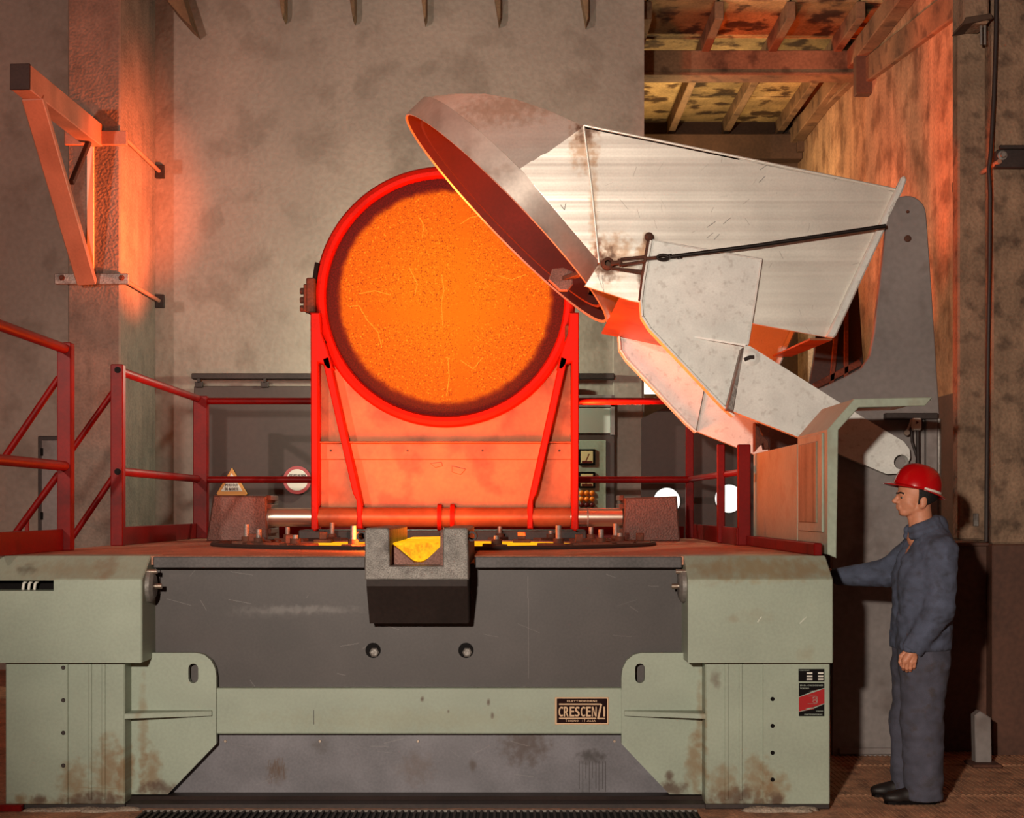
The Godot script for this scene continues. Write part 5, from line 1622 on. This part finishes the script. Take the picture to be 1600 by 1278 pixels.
# ------------------------------------------------------------------ things along the back wall
func build_background_things() -> void:
	# sliding door on its track
	var b := MB.new()
	b.box(P(303, 612 + 460, -6.85), P(900, 603, -6.85) + Vector3(0, 0, -0.08), 0.006)
	var d := struct("door_1", b, M.door, "dark brown sliding steel door hung from a rail on the back wall", "door")
	b = MB.new()
	b.box(P(299, 592, -6.8), P(960, 583, -6.8) + Vector3(0, 0, -0.10), 0.006)
	part(d, "track", b, M.dark_steel)
	for q in [310, 413, 620, 800]:
		b = MB.new()
		b.box(P(q - 6, 605, -6.8), P(q + 6, 596, -6.8) + Vector3(0, 0, -0.05), 0.004)
		b.box(P(q - 2, 598, -6.8), P(q + 2, 590, -6.8) + Vector3(0, 0, -0.05), 0.002)
		part(d, "hanger", b, M.dark_steel)
	# warning triangle
	var zt := -6.80
	var t := thing("warning_sign", "yellow triangular danger sign behind the lower red rail", "sign", P(362, 772, zt))
	b = MB.new()
	b.prism(poly(zt, [362, 731, 386, 771, 384, 774, 340, 774, 338, 771]), zt - 0.03, zt, 0.004)
	part(t, "board", b, M.yellow)
	b = MB.new()
	b.prism(poly(zt, [362, 739, 379, 767.5, 345, 767.5]), zt, zt + 0.003, 0.001)
	part(t, "field", b, M.white)
	letters(t, "lettering", "PERICOLO", P(362, 757.8, zt + 0.004), 0.026, PX(371.5, zt) - PX(352, zt), M.black)
	letters(t, "lettering", "DI MORTE", P(362, 764, zt + 0.004), 0.028, PX(372.5, zt) - PX(351.5, zt), M.black)
	# round prohibition sign
	t = thing("prohibition_sign", "round white sign with a red border beside the furnace lid", "sign", P(464.5, 770, zt))
	b = MB.new()
	b.lathe([Vector2(0.0, 0.0), Vector2(0.135, 0.0), Vector2(0.135, 0.012), Vector2(0.0, 0.012)], Transform3D(FRONT, P(464.5, 750, zt)), 40)
	part(t, "board", b, M.sticker_red)
	b = MB.new()
	b.lathe([Vector2(0.104, 0.012), Vector2(0.102, 0.015), Vector2(0.0, 0.015)], Transform3D(FRONT, P(464.5, 750, zt)), 40)
	part(t, "field", b, M.white)
	letters(t, "lettering", "VIETATO AI NON", P(464.5, 742.5, zt + 0.016), 0.02, 0.165, M.black)
	letters(t, "lettering", "ADDETTI", P(464.5, 752, zt + 0.016), 0.02, 0.12, M.black)
	# electrical box beyond the near railing
	t = thing("wall_box", "tall dark grey metal box on the wall behind the railing post", "metal box", P(76, 830, -6.9))
	b = MB.new()
	b.box(P(59, 1100, -6.85), P(108, 681, -6.85) + Vector3(0, 0, -0.15), 0.008)
	part(t, "body", b, M.dark_steel)
	b = MB.new()
	b.box(P(65, 1090, -6.84), P(104, 688, -6.84) + Vector3(0, 0, -0.01), 0.004)
	var dr := part(t, "door", b, M.grey_post)
	for q in [706, 806]:
		b = MB.new()
		b.box(P(63, q + 6, -6.83), P(67, q - 6, -6.83) + Vector3(0, 0, -0.01), 0.002)
		part(dr, "hinge", b, M.black)
	# control cabinet partly hidden by the lid
	var zc := -6.6
	t = thing("control_cabinet", "grey control cabinet with two square meters and orange lamps beside the lid", "control cabinet", Vector3(PX(890, zc), 0, zc))
	b = MB.new()
	b.box(Vector3(PX(800, zc), 0.0, -6.98), Vector3(PX(961, zc), PY(620, zc), zc - 0.02), 0.008)
	part(t, "body", b, M.door)
	b = MB.new()
	b.box(P(812, 677, zc), P(954, 637, zc) + Vector3(0, 0, -0.02), 0.004)
	part(t, "glazed_panel", b, M.tin)
	b = MB.new()
	b.box(P(954, 680, zc + 0.01), P(961, 622, zc + 0.01) + Vector3(0, 0, -0.04), 0.004)
	b.box(P(812, 636, zc + 0.01), P(961, 617, zc + 0.01) + Vector3(0, 0, -0.04), 0.004)
	b.box(P(812, 632, zc + 0.02), P(956, 617, zc + 0.02) + Vector3(0, 0, -0.03), 0.003)
	part(t, "frame", b, M.grey_post)
	b = MB.new()
	b.box(P(820, 960, zc), P(947, 688, zc) + Vector3(0, 0, -0.02), 0.004)
	part(t, "panel", b, M.guard)
	for q in [714, 750]:
		b = MB.new()
		b.box(P(904, q + 12.5, zc + 0.02), P(930, q - 12.5, zc + 0.02) + Vector3(0, 0, -0.02), 0.004)
		var mt := part(t, "meter", b, M.black)
		b = MB.new()
		b.box(P(907.5, q + 9.5, zc + 0.023), P(926.5, q - 9.5, zc + 0.023) + Vector3(0, 0, -0.004), 0.001)
		part(mt, "dial", b, M.meter)
		b = MB.new()
		b.bar(P(915, q + 6, zc + 0.025), P(920, q - 5, zc + 0.025), 0.003, 0.003, 0.0, Vector3(0, 0, 1))
		b.box(P(909, q + 9, zc + 0.025), P(925, q + 6, zc + 0.025) + Vector3(0, 0, -0.002))
		part(mt, "needle", b, M.maroon)
	for r in 3:
		for k in 3:
			b = MB.new()
			b.lathe([Vector2(0.026, 0), Vector2(0.024, 0.012), Vector2(0.014, 0.02), Vector2(0, 0.022)], Transform3D(FRONT, P(908.5 + k * 8.4, 770.5 + r * 9.3, zc)), 14, true)
			part(t, "indicator_lamp" if r < 2 else "push_button", b, M.amber if r < 2 else M.maroon)
	# dark screen with portholes
	var zs := -6.0
	t = thing("steel_screen", "dark steel screen with two bright round portholes behind the red posts", "screen", Vector3(1.7, 0, zs))
	b = MB.new()
	var h1 := Vector2(PX(1042, zs), PY(783, zs))
	var h2 := Vector2(PX(1139, zs), PY(779, zs))
	b.prism_h(poly(zs, [1002, 1060, 1002, 654, 1046, 633, 1310, 633, 1310, 1060]), [circle(h1, 0.122, 28), circle(h2, 0.128, 28)], zs - 0.04, zs)
	part(t, "sheet", b, M.door)
	for h in [[h1, 0.122], [h2, 0.128]]:
		b = MB.new()
		b.lathe([Vector2(h[1], 0.0), Vector2(h[1] + 0.012, 0.0), Vector2(h[1] + 0.01, 0.008), Vector2(h[1], 0.008)], Transform3D(FRONT, Vector3(h[0].x, h[0].y, zs)), 32)
		var pr := part(t, "porthole_ring", b, M.dark_steel)
		b = MB.new()
		b.lathe([Vector2(0, -0.03), Vector2(h[1] + 0.004, -0.03), Vector2(h[1] + 0.004, -0.02), Vector2(0, -0.02)], Transform3D(FRONT, Vector3(h[0].x, h[0].y, zs)), 32)
		part(pr, "window_glass", b, M.daylight)

# ------------------------------------------------------------------ the floor in front
func build_floor_things() -> void:
	var t := thing("floor_grate", "black floor grating along the front of the furnace stand", "grating", Vector3(-0.5, 0.0, 0.16))
	var b := MB.new()
	var x0 := PX(222, 0.08)
	var x1 := PX(1090, 0.08)
	b.box(Vector3(x0, 0.0, 0.05), Vector3(x1, 0.012, 0.075), 0.003)
	b.box(Vector3(x0, 0.0, 0.32), Vector3(x1, 0.012, 0.345), 0.003)
	part(t, "frame", b, M.steel)
	var n := int((x1 - x0) / 0.034)
	for k in n:
		b = MB.new()
		var x := x0 + 0.01 + k * 0.034
		b.box(Vector3(x, 0.002, 0.075), Vector3(x + 0.014, 0.012, 0.32), 0.002)
		part(t, "bar", b, M.dark_steel)
	b = MB.new()
	b.box(Vector3(x0, 0.0, 0.07), Vector3(x1, 0.002, 0.325))
	part(t, "well", b, M.black)
	# spilt sand against the stand
	for s in 2:
		t = thing("spilt_sand", ["pale sand spilt along the foot of the cabinet with the slot", "pale sand spilt at the foot of the cabinet with the red sticker"][s], "sand", Vector3(-2.2 if s == 0 else 1.35, 0, 0.03))
		t.set_meta("kind", "stuff")
		b = MB.new()
		var px: Array = [52, 200] if s == 0 else [1178, 1262]
		for k in 26:
			var f := rng.randf()
			var c := Vector3(PX(lerpf(px[0], px[1], f), 0.02), 0.0, rng.randf_range(0.0, 0.05))
			var r := rng.randf_range(0.02, 0.05)
			b.ball(c, Vector3(r * 1.8, r * (0.35 if s == 0 else 0.45), r * 0.9), 8)
		part(t, "heap", b, M.debris)
	t = thing("floor_strip", "short red steel strip on the floor by the corner of the stand", "steel strip", Vector3(-2.6, 0, 0.05))
	b = MB.new()
	b.box(Vector3(-2.95, 0.0, 0.015), Vector3(PX(34, 0.05), 0.035, 0.06), 0.004)
	part(t, "bar", b, M.red)

# ------------------------------------------------------------------ the worker
# bones: ["c", a, b, ra, rb] tapered capsules, ["e", centre, radii] ellipsoids; cuts: [point, normal] keep the side the normal points away from
func nets(mb: MB, bones: Array, cell: float, k: float, cuts := [], wob := 0.0, wf := 9.0) -> void:
	var lo := Vector3.ONE * 1e9
	var hi := -lo
	for q in bones:
		var r: Vector3
		if q[0] == "c":
			r = Vector3.ONE * maxf(q[3], q[4])
			lo = lo.min((q[1] as Vector3).min(q[2]) - r)
			hi = hi.max((q[1] as Vector3).max(q[2]) + r)
		else:
			r = q[2]
			lo = lo.min((q[1] as Vector3) - r)
			hi = hi.max((q[1] as Vector3) + r)
	var pad := k + 3.0 * cell + wob
	lo -= Vector3.ONE * pad
	hi += Vector3.ONE * pad
	var nx := int((hi.x - lo.x) / cell) + 2
	var ny := int((hi.y - lo.y) / cell) + 2
	var nzz := int((hi.z - lo.z) / cell) + 2
	var f := PackedFloat32Array()
	f.resize(nx * ny * nzz)
	f.fill(1e3)
	var noise := FastNoiseLite.new()
	noise.seed = 4
	noise.frequency = 1.0
	noise.fractal_octaves = 2
	for q in bones:
		var qa: Vector3
		var qb: Vector3
		if q[0] == "c":
			var r := Vector3.ONE * (maxf(q[3], q[4]) + pad)
			qa = (q[1] as Vector3).min(q[2]) - r
			qb = (q[1] as Vector3).max(q[2]) + r
		else:
			qa = (q[1] as Vector3) - (q[2] as Vector3) - Vector3.ONE * pad
			qb = (q[1] as Vector3) + (q[2] as Vector3) + Vector3.ONE * pad
		var i0 := Vector3i(((qa - lo) / cell).floor()).max(Vector3i.ZERO)
		var i1 := Vector3i(((qb - lo) / cell).ceil()).min(Vector3i(nx - 1, ny - 1, nzz - 1))
		var is_c: bool = q[0] == "c"
		var a: Vector3 = q[1]
		var ba := Vector3.ZERO
		var bb := 1.0
		var ra := 0.0
		var rb := 0.0
		var rad := Vector3.ONE
		var rm := 1.0
		if is_c:
			ba = (q[2] as Vector3) - a
			bb = maxf(ba.length_squared(), 1e-9)
			ra = q[3]
			rb = q[4]
		else:
			rad = q[2]
			rm = minf(rad.x, minf(rad.y, rad.z))
		for iz in range(i0.z, i1.z + 1):
			for iy in range(i0.y, i1.y + 1):
				var row := (iz * ny + iy) * nx
				for ix in range(i0.x, i1.x + 1):
					var p := lo + Vector3(ix, iy, iz) * cell
					var d: float
					if is_c:
						var h := clampf((p - a).dot(ba) / bb, 0.0, 1.0)
						d = (p - a - ba * h).length() - lerpf(ra, rb, h)
					else:
						var e := (p - a) / rad
						var l := e.length()
						d = l * (l - 1.0) / maxf((e / rad).length(), 1e-6)
					var o := f[row + ix]
					if o > d + k:
						f[row + ix] = d
					elif o > d - k:
						var h := clampf(0.5 + 0.5 * (o - d) / k, 0.0, 1.0)
						f[row + ix] = lerpf(o, d, h) - k * h * (1.0 - h)
	if wob > 0.0 or cuts.size() > 0:
		for iz in nzz:
			for iy in ny:
				for ix in nx:
					var i := (iz * ny + iy) * nx + ix
					if absf(f[i]) > 4.0 * cell + wob and f[i] > 0.0: continue
					var p := lo + Vector3(ix, iy, iz) * cell
					if wob > 0.0: f[i] += wob * noise.get_noise_3d(p.x * wf, p.y * wf * 1.6, p.z * wf)
					for c in cuts: f[i] = maxf(f[i], (p - (c[0] as Vector3)).dot(c[1]))
	var at := {}
	var pos := PackedVector3Array()
	var nor := PackedVector3Array()
	var sx := nx
	var sxy := nx * ny
	for iz in nzz - 1:
		for iy in ny - 1:
			for ix in nx - 1:
				var i := iz * sxy + iy * sx + ix
				var v0 := f[i]
				if v0 > 4.0 * cell: continue
				var v1 := f[i + 1]
				var v2 := f[i + sx]
				var v3 := f[i + sx + 1]
				var v4 := f[i + sxy]
				var v5 := f[i + sxy + 1]
				var v6 := f[i + sxy + sx]
				var v7 := f[i + sxy + sx + 1]
				var m := int(v0 < 0) + int(v1 < 0) + int(v2 < 0) + int(v3 < 0) + int(v4 < 0) + int(v5 < 0) + int(v6 < 0) + int(v7 < 0)
				if m == 0 or m == 8: continue
				var vv := [v0, v1, v2, v3, v4, v5, v6, v7]
				var s := Vector3.ZERO
				var n := 0
				for e in [[0, 1], [2, 3], [4, 5], [6, 7], [0, 2], [1, 3], [4, 6], [5, 7], [0, 4], [1, 5], [2, 6], [3, 7]]:
					var x: float = vv[e[0]]
					var y: float = vv[e[1]]
					if (x < 0) != (y < 0):
						var w := x / (x - y)
						var c0 := Vector3(e[0] & 1, (e[0] >> 1) & 1, e[0] >> 2)
						var c1 := Vector3(e[1] & 1, (e[1] >> 1) & 1, e[1] >> 2)
						s += c0.lerp(c1, w)
						n += 1
				at[i] = pos.size()
				pos.append(lo + (Vector3(ix, iy, iz) + s / n) * cell)
				nor.append(Vector3(v1 + v3 + v5 + v7 - v0 - v2 - v4 - v6, v2 + v3 + v6 + v7 - v0 - v1 - v4 - v5, v4 + v5 + v6 + v7 - v0 - v1 - v2 - v3).normalized())
	var step := [1, sx, sxy]
	for i in at.keys():
		for ax in 3:
			var u: int = step[(ax + 1) % 3]
			var w: int = step[(ax + 2) % 3]
			var j: int = i + step[ax]
			if (f[i] < 0) == (f[j] < 0): continue
			if not (at.has(i - u) and at.has(i - w) and at.has(i - u - w)): continue
			var a: int = at[i]
			var b: int = at[i - u]
			var c: int = at[i - u - w]
			var d: int = at[i - w]
			if f[i] < 0:
				mb.t3(pos[a], pos[b], pos[c], nor[a], nor[b], nor[c])
				mb.t3(pos[a], pos[c], pos[d], nor[a], nor[c], nor[d])
			else:
				mb.t3(pos[a], pos[c], pos[b], nor[a], nor[c], nor[b])
				mb.t3(pos[a], pos[d], pos[c], nor[a], nor[d], nor[c])

const WZ := -0.22
func W(px: float, py: float, dz := 0.0) -> Vector3:
	var q := P(px, py, WZ)
	q.z += dz
	return q

func build_worker() -> void:
	var t := thing("person", "man in blue work overalls and a red safety helmet, in profile, reaching behind the guard", "person", Vector3(PX(1432, WZ), 0.010, WZ))
	var body := MB.new()
	# head, in axes forward (towards -x), up from the chin, sideways
	var hx := W(1431, 805)
	var H := func(fw: float, up: float, sd: float) -> Vector3: return Vector3(hx.x - fw, hx.y + up, hx.z + sd)
	var head := [
		["e", H.call(-0.008, 0.132, 0), Vector3(0.102, 0.100, 0.078)],
		["e", H.call(0.036, 0.075, 0), Vector3(0.060, 0.082, 0.060)],
		["c", H.call(0.070, 0.016, -0.012), H.call(0.070, 0.016, 0.012), 0.020, 0.020],
		["c", H.call(-0.012, 0.045, 0.052), H.call(0.058, 0.014, 0.020), 0.018, 0.016],
		["c", H.call(-0.012, 0.045, -0.052), H.call(0.058, 0.014, -0.020), 0.018, 0.016],
		["c", H.call(0.050, 0.070, 0.040), H.call(0.030, 0.05, 0.046), 0.018, 0.016],
		["c", H.call(0.050, 0.070, -0.040), H.call(0.030, 0.05, -0.046), 0.018, 0.016],
		["c", H.call(0.082, 0.114, -0.034), H.call(0.090, 0.113, -0.010), 0.010, 0.010],
		["c", H.call(0.082, 0.114, 0.034), H.call(0.090, 0.113, 0.010), 0.010, 0.010],
		["c", H.call(0.091, 0.106, 0), H.call(0.115, 0.076, 0), 0.009, 0.0125],
		["c", H.call(0.098, 0.070, -0.012), H.call(0.098, 0.070, 0.012), 0.0095, 0.0095],
		["c", H.call(0.091, 0.048, -0.018), H.call(0.095, 0.0475, 0), 0.0070, 0.0080],
		["c", H.call(0.091, 0.048, 0.018), H.call(0.095, 0.0475, 0), 0.0070, 0.0080],
		["c", H.call(0.089, 0.037, -0.015), H.call(0.092, 0.037, 0.0), 0.0070, 0.0080],
		["c", H.call(0.089, 0.037, 0.015), H.call(0.092, 0.037, 0.0), 0.0070, 0.0080],
		["c", H.call(-0.018, 0.05, 0), H.call(-0.03, -0.05, 0), 0.060, 0.060],
		["c", H.call(-0.03, -0.05, 0), H.call(-0.038, -0.115, 0), 0.062, 0.085],
		["c", H.call(0.028, 0.0, 0), H.call(0.01, -0.06, 0), 0.020, 0.022],
		["e", H.call(-0.022, 0.073, 0.074), Vector3(0.019, 0.032, 0.011)],
		["e", H.call(-0.022, 0.073, -0.074), Vector3(0.019, 0.032, 0.011)],
		["c", H.call(-0.018, 0.052, 0.072), H.call(-0.010, 0.047, 0.070), 0.009, 0.008]]
	nets(body, head, 0.0042, 0.012)
	# trunk and limbs under the clothes, one skin with the head
	var trunk := [
		["c", W(1443, 872), W(1440, 1000), 0.10, 0.10], ["c", W(1441, 1000), W(1440, 1020), 0.10, 0.10],
		["c", W(1455, 852, 0.16), W(1446, 945, 0.21), 0.045, 0.04], ["c", W(1446, 945, 0.21), W(1411, 1006, 0.20), 0.04, 0.029],
		["c", W(1444, 860, -0.17), W(1402, 899, -0.30), 0.045, 0.04], ["c", W(1402, 899, -0.30), W(1326, 907, -0.42), 0.04, 0.029],
		["c", W(1438, 1020, 0.08), W(1431, 1130, 0.09), 0.075, 0.055], ["c", W(1431, 1130, 0.09), W(1436, 1240, 0.09), 0.055, 0.04],
		["c", W(1438, 1020, -0.08), W(1425, 1130, -0.10), 0.075, 0.055], ["c", W(1425, 1130, -0.10), W(1420, 1236, -0.13), 0.055, 0.04],
		["c", W(1446, 864, -0.15), W(1452, 864, 0.15), 0.045, 0.045], ["c", W(1446, 838), W(1445, 875), 0.055, 0.08]]
	nets(body, trunk, 0.016, 0.03)
	# near hand: hanging, loosely curled, back of the hand to the camera
	var hz := 0.205
	var hand := [
		["c", W(1412, 1002, hz), W(1408, 1014, hz), 0.027, 0.027],
		["c", W(1408, 1014, hz + 0.004), W(1399, 1026, hz + 0.006), 0.024, 0.021],
		["c", W(1411, 1014, hz), W(1409, 1028, hz + 0.003), 0.024, 0.020]]
	for k in 4:
		var kx := 1396.5 + k * 5.4
		var ky: float = 1026.0 + [0.5, 1.8, 2.0, 0.8][k]
		var ln: float = [1.0, 1.1, 1.05, 0.85][k]
		var z1 := hz + 0.012
		hand.append(["c", W(kx + 1.5, ky - 6, z1 - 0.004), W(kx, ky, z1), 0.0105, 0.0100])
		hand.append(["c", W(kx, ky, z1), W(kx - 0.5, ky + 9.5 * ln, z1 - 0.008), 0.0098, 0.0090])
		hand.append(["c", W(kx - 0.5, ky + 9.5 * ln, z1 - 0.008), W(kx + 0.8, ky + 13.0 * ln, z1 - 0.028), 0.0088, 0.0082])
		hand.append(["c", W(kx + 0.8, ky + 13.0 * ln, z1 - 0.028), W(kx + 1.4, ky + 8.0 * ln, z1 - 0.042), 0.0080, 0.0074])
	hand.append(["c", W(1402, 1012, hz - 0.006), W(1393.5, 1020, hz - 0.012), 0.0145, 0.012])
	hand.append(["c", W(1393.5, 1020, hz - 0.012), W(1392.5, 1029, hz - 0.016), 0.0108, 0.0098])
	hand.append(["c", W(1392.5, 1029, hz - 0.016), W(1395.5, 1035, hz - 0.022), 0.0098, 0.0085])
	nets(body, hand, 0.0032, 0.004)
	# far hand: on the side of the machine
	var fz := -0.42
	var fh := [["c", W(1332, 907, fz), W(1318, 904, fz), 0.027, 0.028], ["c", W(1318, 904, fz), W(1306, 903, fz), 0.026, 0.022]]
	for k in 4:
		var yy := 896.0 + k * 5.2
		fh.append(["c", W(1308, yy, fz), W(1300, yy, fz + 0.006), 0.0100, 0.0095])
		fh.append(["c", W(1300, yy, fz + 0.006), W(1294, yy + 1, fz - 0.004), 0.0092, 0.0085])
		fh.append(["c", W(1294, yy + 1, fz - 0.004), W(1291.5, yy + 1.5, fz - 0.018), 0.0085, 0.0078])
	fh.append(["c", W(1322, 897, fz + 0.01), W(1312, 891, fz + 0.018), 0.014, 0.012])
	fh.append(["c", W(1312, 891, fz + 0.018), W(1303, 890, fz + 0.016), 0.0108, 0.009])
	nets(body, fh, 0.0034, 0.004)
	part(t, "body", body, M.skin)
	for s in [-1, 1]:
		var e := MB.new()
		e.ball(H.call(0.076, 0.095, 0.030 * s), Vector3(0.0125, 0.0085, 0.013), 12)
		var ey := part(t, "eye", e, M.eye)
		e = MB.new()
		e.ball(H.call(0.0855, 0.0945, 0.032 * s), Vector3(0.0060, 0.0066, 0.0066), 10)
		part(ey, "iris", e, M.hair)
		e = MB.new()
		e.tube([H.call(0.076, 0.115, 0.048 * s), H.call(0.090, 0.121, 0.034 * s), H.call(0.099, 0.117, 0.012 * s)], 0.0052, 8)
		part(t, "eyebrow", e, M.hair)
	var hr := MB.new()
	nets(hr, [["e", H.call(-0.016, 0.122, 0), Vector3(0.104, 0.104, 0.084)], ["c", H.call(0.014, 0.12, 0.071), H.call(0.012, 0.105, 0.071), 0.011, 0.008], ["c", H.call(0.014, 0.12, -0.071), H.call(0.012, 0.105, -0.071), 0.011, 0.008]], 0.005, 0.01, [[H.call(0.004, 0.1, 0), Vector3(-1, 0.0, 0)], [H.call(-0.05, 0.055, 0), Vector3(0.45, -1.0, 0).normalized()]])
	part(t, "hair", hr, M.hair)
	# jacket
	var jk := [
		["c", W(1438, 1004, 0.075), W(1443, 905, 0.075), 0.140, 0.142], ["c", W(1438, 1004, -0.075), W(1443, 905, -0.075), 0.140, 0.142],
		["c", W(1443, 905, 0.075), W(1455, 862, 0.10), 0.140, 0.085], ["c", W(1443, 905, -0.075), W(1452, 862, -0.10), 0.140, 0.085],
		["c", W(1452, 838, 0.03), W(1458, 858, 0.155), 0.066, 0.076], ["c", W(1450, 838, -0.03), W(1446, 858, -0.165), 0.066, 0.076],
		["c", W(1458, 862, 0.165), W(1449, 950, 0.225), 0.088, 0.076], ["c", W(1449, 950, 0.225), W(1416, 1002, 0.205), 0.074, 0.052],
		["c", W(1416, 1002, 0.205), W(1411, 1009, 0.205), 0.050, 0.049],
		["c", W(1446, 860, -0.17), W(1404, 899, -0.30), 0.086, 0.074], ["c", W(1404, 899, -0.30), W(1334, 906, -0.41), 0.074, 0.052],
		["c", W(1466, 818, 0.02), W(1466, 860, 0.05), 0.042, 0.08], ["c", W(1466, 818, -0.02), W(1466, 860, -0.05), 0.042, 0.08],
		["c", W(1454, 826, 0.062), W(1452, 856, 0.10), 0.036, 0.08], ["c", W(1454, 826, -0.062), W(1452, 856, -0.10), 0.036, 0.08],
		["c", W(1436, 838, 0.066), W(1424, 880, 0.06), 0.030, 0.07], ["c", W(1436, 838, -0.066), W(1424, 880, -0.06), 0.030, 0.07]]
	var jm := MB.new()
	nets(jm, jk, 0.0105, 0.032, [[W(1438, 1013), Vector3(0.02, -1, 0).normalized()]], 0.011, 8.0)
	var jp := part(t, "jacket", jm, M.denim, "blue work jacket with turned-down collar")
	var cl := MB.new()
	# collar: a folded band round the neck, open at the front
	var cp := []
	for k in 15:
		var a := lerpf(-2.55, 2.55, k / 14.0)
		var up: float = 0.004 + 0.030 * cos(a)
		cp.append(Vector3(hx.x + 0.030 + cos(a) * 0.078, hx.y - 0.058 + up, hx.z + sin(a) * 0.078))
	var cb := []
	for k in 14: cb.append(["c", cp[k], cp[k + 1], 0.020, 0.020])
	for k in 14: cb.append(["c", cp[k] + Vector3(0.008 + 0.012 * cos(lerpf(-2.55, 2.55, k / 14.0)), -0.034, (cp[k].z - hx.z) * 0.32), cp[k + 1] + Vector3(0.008 + 0.012 * cos(lerpf(-2.55, 2.55, (k + 1) / 14.0)), -0.034, (cp[k + 1].z - hx.z) * 0.32), 0.017, 0.017])
	nets(cl, cb, 0.006, 0.022)
	part(jp, "collar", cl, M.denim)
	var cf := MB.new()
	cf.lathe([Vector2(0.046, 0.0), Vector2(0.054, 0.0), Vector2(0.056, 0.012), Vector2(0.058, 0.05), Vector2(0.05, 0.062)], Transform3D(Basis(Quaternion(Vector3.UP, (W(1420, 996, 0.206) - W(1409.5, 1012, 0.204)).normalized())), W(1409.5, 1012, 0.204)), 20, true)
	part(jp, "cuff", cf, M.denim)
	# trousers
	var tr := [
		["c", W(1440, 996, 0.06), W(1438, 1040, 0.075), 0.138, 0.128], ["c", W(1440, 996, -0.06), W(1438, 1040, -0.075), 0.138, 0.128],
		["c", W(1438, 1040, 0.085), W(1433, 1130, 0.10), 0.122, 0.108], ["c", W(1433, 1130, 0.10), W(1436, 1234, 0.10), 0.108, 0.100],
		["c", W(1438, 1040, -0.085), W(1431, 1130, -0.10), 0.122, 0.106], ["c", W(1431, 1130, -0.10), W(1428, 1228, -0.11), 0.106, 0.096]]
	var tm := MB.new()
	nets(tm, tr, 0.0115, 0.035, [[W(1440, 1244), Vector3(0, -1, 0)]], 0.010, 6.0)
	part(t, "trousers", tm, M.trouser, "dirty blue-grey work trousers")
	for s in 2:
		var sm := MB.new()
		var ox: float = 0.0 if s == 0 else -5.0
		var dz: float = 0.10 if s == 0 else -0.11
		var g := 0.010 + 0.012
		var sp := func(px: float, y: float) -> Vector3: return Vector3(PX(px + ox, WZ), y, WZ + dz)
		nets(sm, [["c", sp.call(1446, g + 0.045), sp.call(1438, g + 0.05), 0.042, 0.045], ["c", sp.call(1448, g + 0.02), sp.call(1400, g + 0.016), 0.032, 0.034], ["c", sp.call(1425, g + 0.05), sp.call(1395, g + 0.022), 0.040, 0.036], ["e", sp.call(1389, g + 0.02), Vector3(0.058, 0.032, 0.044)]], 0.007, 0.02, [[sp.call(1400, 0.0245), Vector3(0, -1, 0)]])
		var sh := part(t, "shoe", sm, M.shoe)
		var so := MB.new()
		var pts := []
		for q in [[1374, 0], [1378, 0.034], [1390, 0.044], [1408, 0.042], [1430, 0.036], [1450, 0.032], [1457, 0.0], [1450, -0.032], [1430, -0.036], [1408, -0.042], [1390, -0.044], [1378, -0.034]]:
			pts.append(Vector2(PX(q[0] + ox, WZ), -(WZ + dz + q[1])))
		so.xf = Transform3D(TOP, Vector3.ZERO)
		so.prism(PackedVector2Array(pts), 0.010, 0.026, 0.003)
		part(sh, "sole", so, M.black)
	# helmet
	var base := W(1433, 763)
	var tilt := Basis(Vector3(0, 0, 1), deg_to_rad(-15.0))      # front edge lifted: forward is -x
	var hb := Transform3D(tilt, base)
	var hm := MB.new()
	hm.xf = hb
	var seg := 48
	var rows := 14
	var pt := func(i: int, j: int) -> Vector3:
		var th := (PI / 2) * i / rows
		var ph := TAU * j / seg
		var cr := pow(cos(th), 0.72)
		var sn := pow(sin(th), 0.90)
		var ridge := 0.0
		for rr in [-0.035, 0.0, 0.035]:
			var z: float = cr * sin(ph) * 0.112
			ridge += 0.004 * exp(-pow((z - rr) / 0.007, 2.0)) * smoothstep(0.15, 0.5, sn)
		return Vector3(-cos(ph) * cr * 0.128, sn * (0.128 + ridge), sin(ph) * cr * 0.112)
	for i in rows:
		for j in seg:
			var A: Vector3 = pt.call(i, j)
			var B: Vector3 = pt.call(i, j + 1)
			var C: Vector3 = pt.call(i + 1, j + 1)
			var D: Vector3 = pt.call(i + 1, j)
			var n := func(p: Vector3) -> Vector3: return Vector3(p.x / 0.0164, p.y / 0.0164, p.z / 0.0125).normalized()
			hm.t3(A, B, C, n.call(A), n.call(B), n.call(C))
			hm.t3(A, C, D, n.call(A), n.call(C), n.call(D))
	# brim
	for j in seg:
		var e := []
		for jj in [j, j + 1]:
			var ph: float = TAU * jj / seg
			var o := 0.010 + 0.042 * pow(maxf(0.0, cos(ph)), 2.2) + 0.022 * pow(maxf(0.0, -cos(ph)), 2.0)
			var dn := -0.004 - 0.014 * absf(cos(ph))
			e.append(Vector3(-cos(ph) * 0.128, 0.0, sin(ph) * 0.112))
			e.append(Vector3(-cos(ph) * (0.128 + o), dn, sin(ph) * (0.112 + o)))
		hm.sheet(e[0], e[1], e[3], e[2], 0.004)
	var hel := part(t, "helmet", hm, M.helmet, "glossy red safety helmet")
	var bd := MB.new()
	bd.xf = hb
	for j in range(-19, 5):
		var p0 := Vector3(cos(PI * 0.0 + 0.05 * j - 0.15) * 0.134, -0.012, sin(0.05 * j + 0.0) * 0.0)
		var a0 := 0.42 + 0.045 * (j + 19)
		var a1 := a0 + 0.045
		var q0 := Vector3(cos(a0) * 0.132, -0.010, sin(a0) * 0.117)
		var q1 := Vector3(cos(a1) * 0.132, -0.010, sin(a1) * 0.117)
		bd.sheet(q1, q0, q0 + Vector3(0, 0.017, 0), q1 + Vector3(0, 0.017, 0), 0.003)
	part(hel, "band", bd, M.white, "white band round the back")
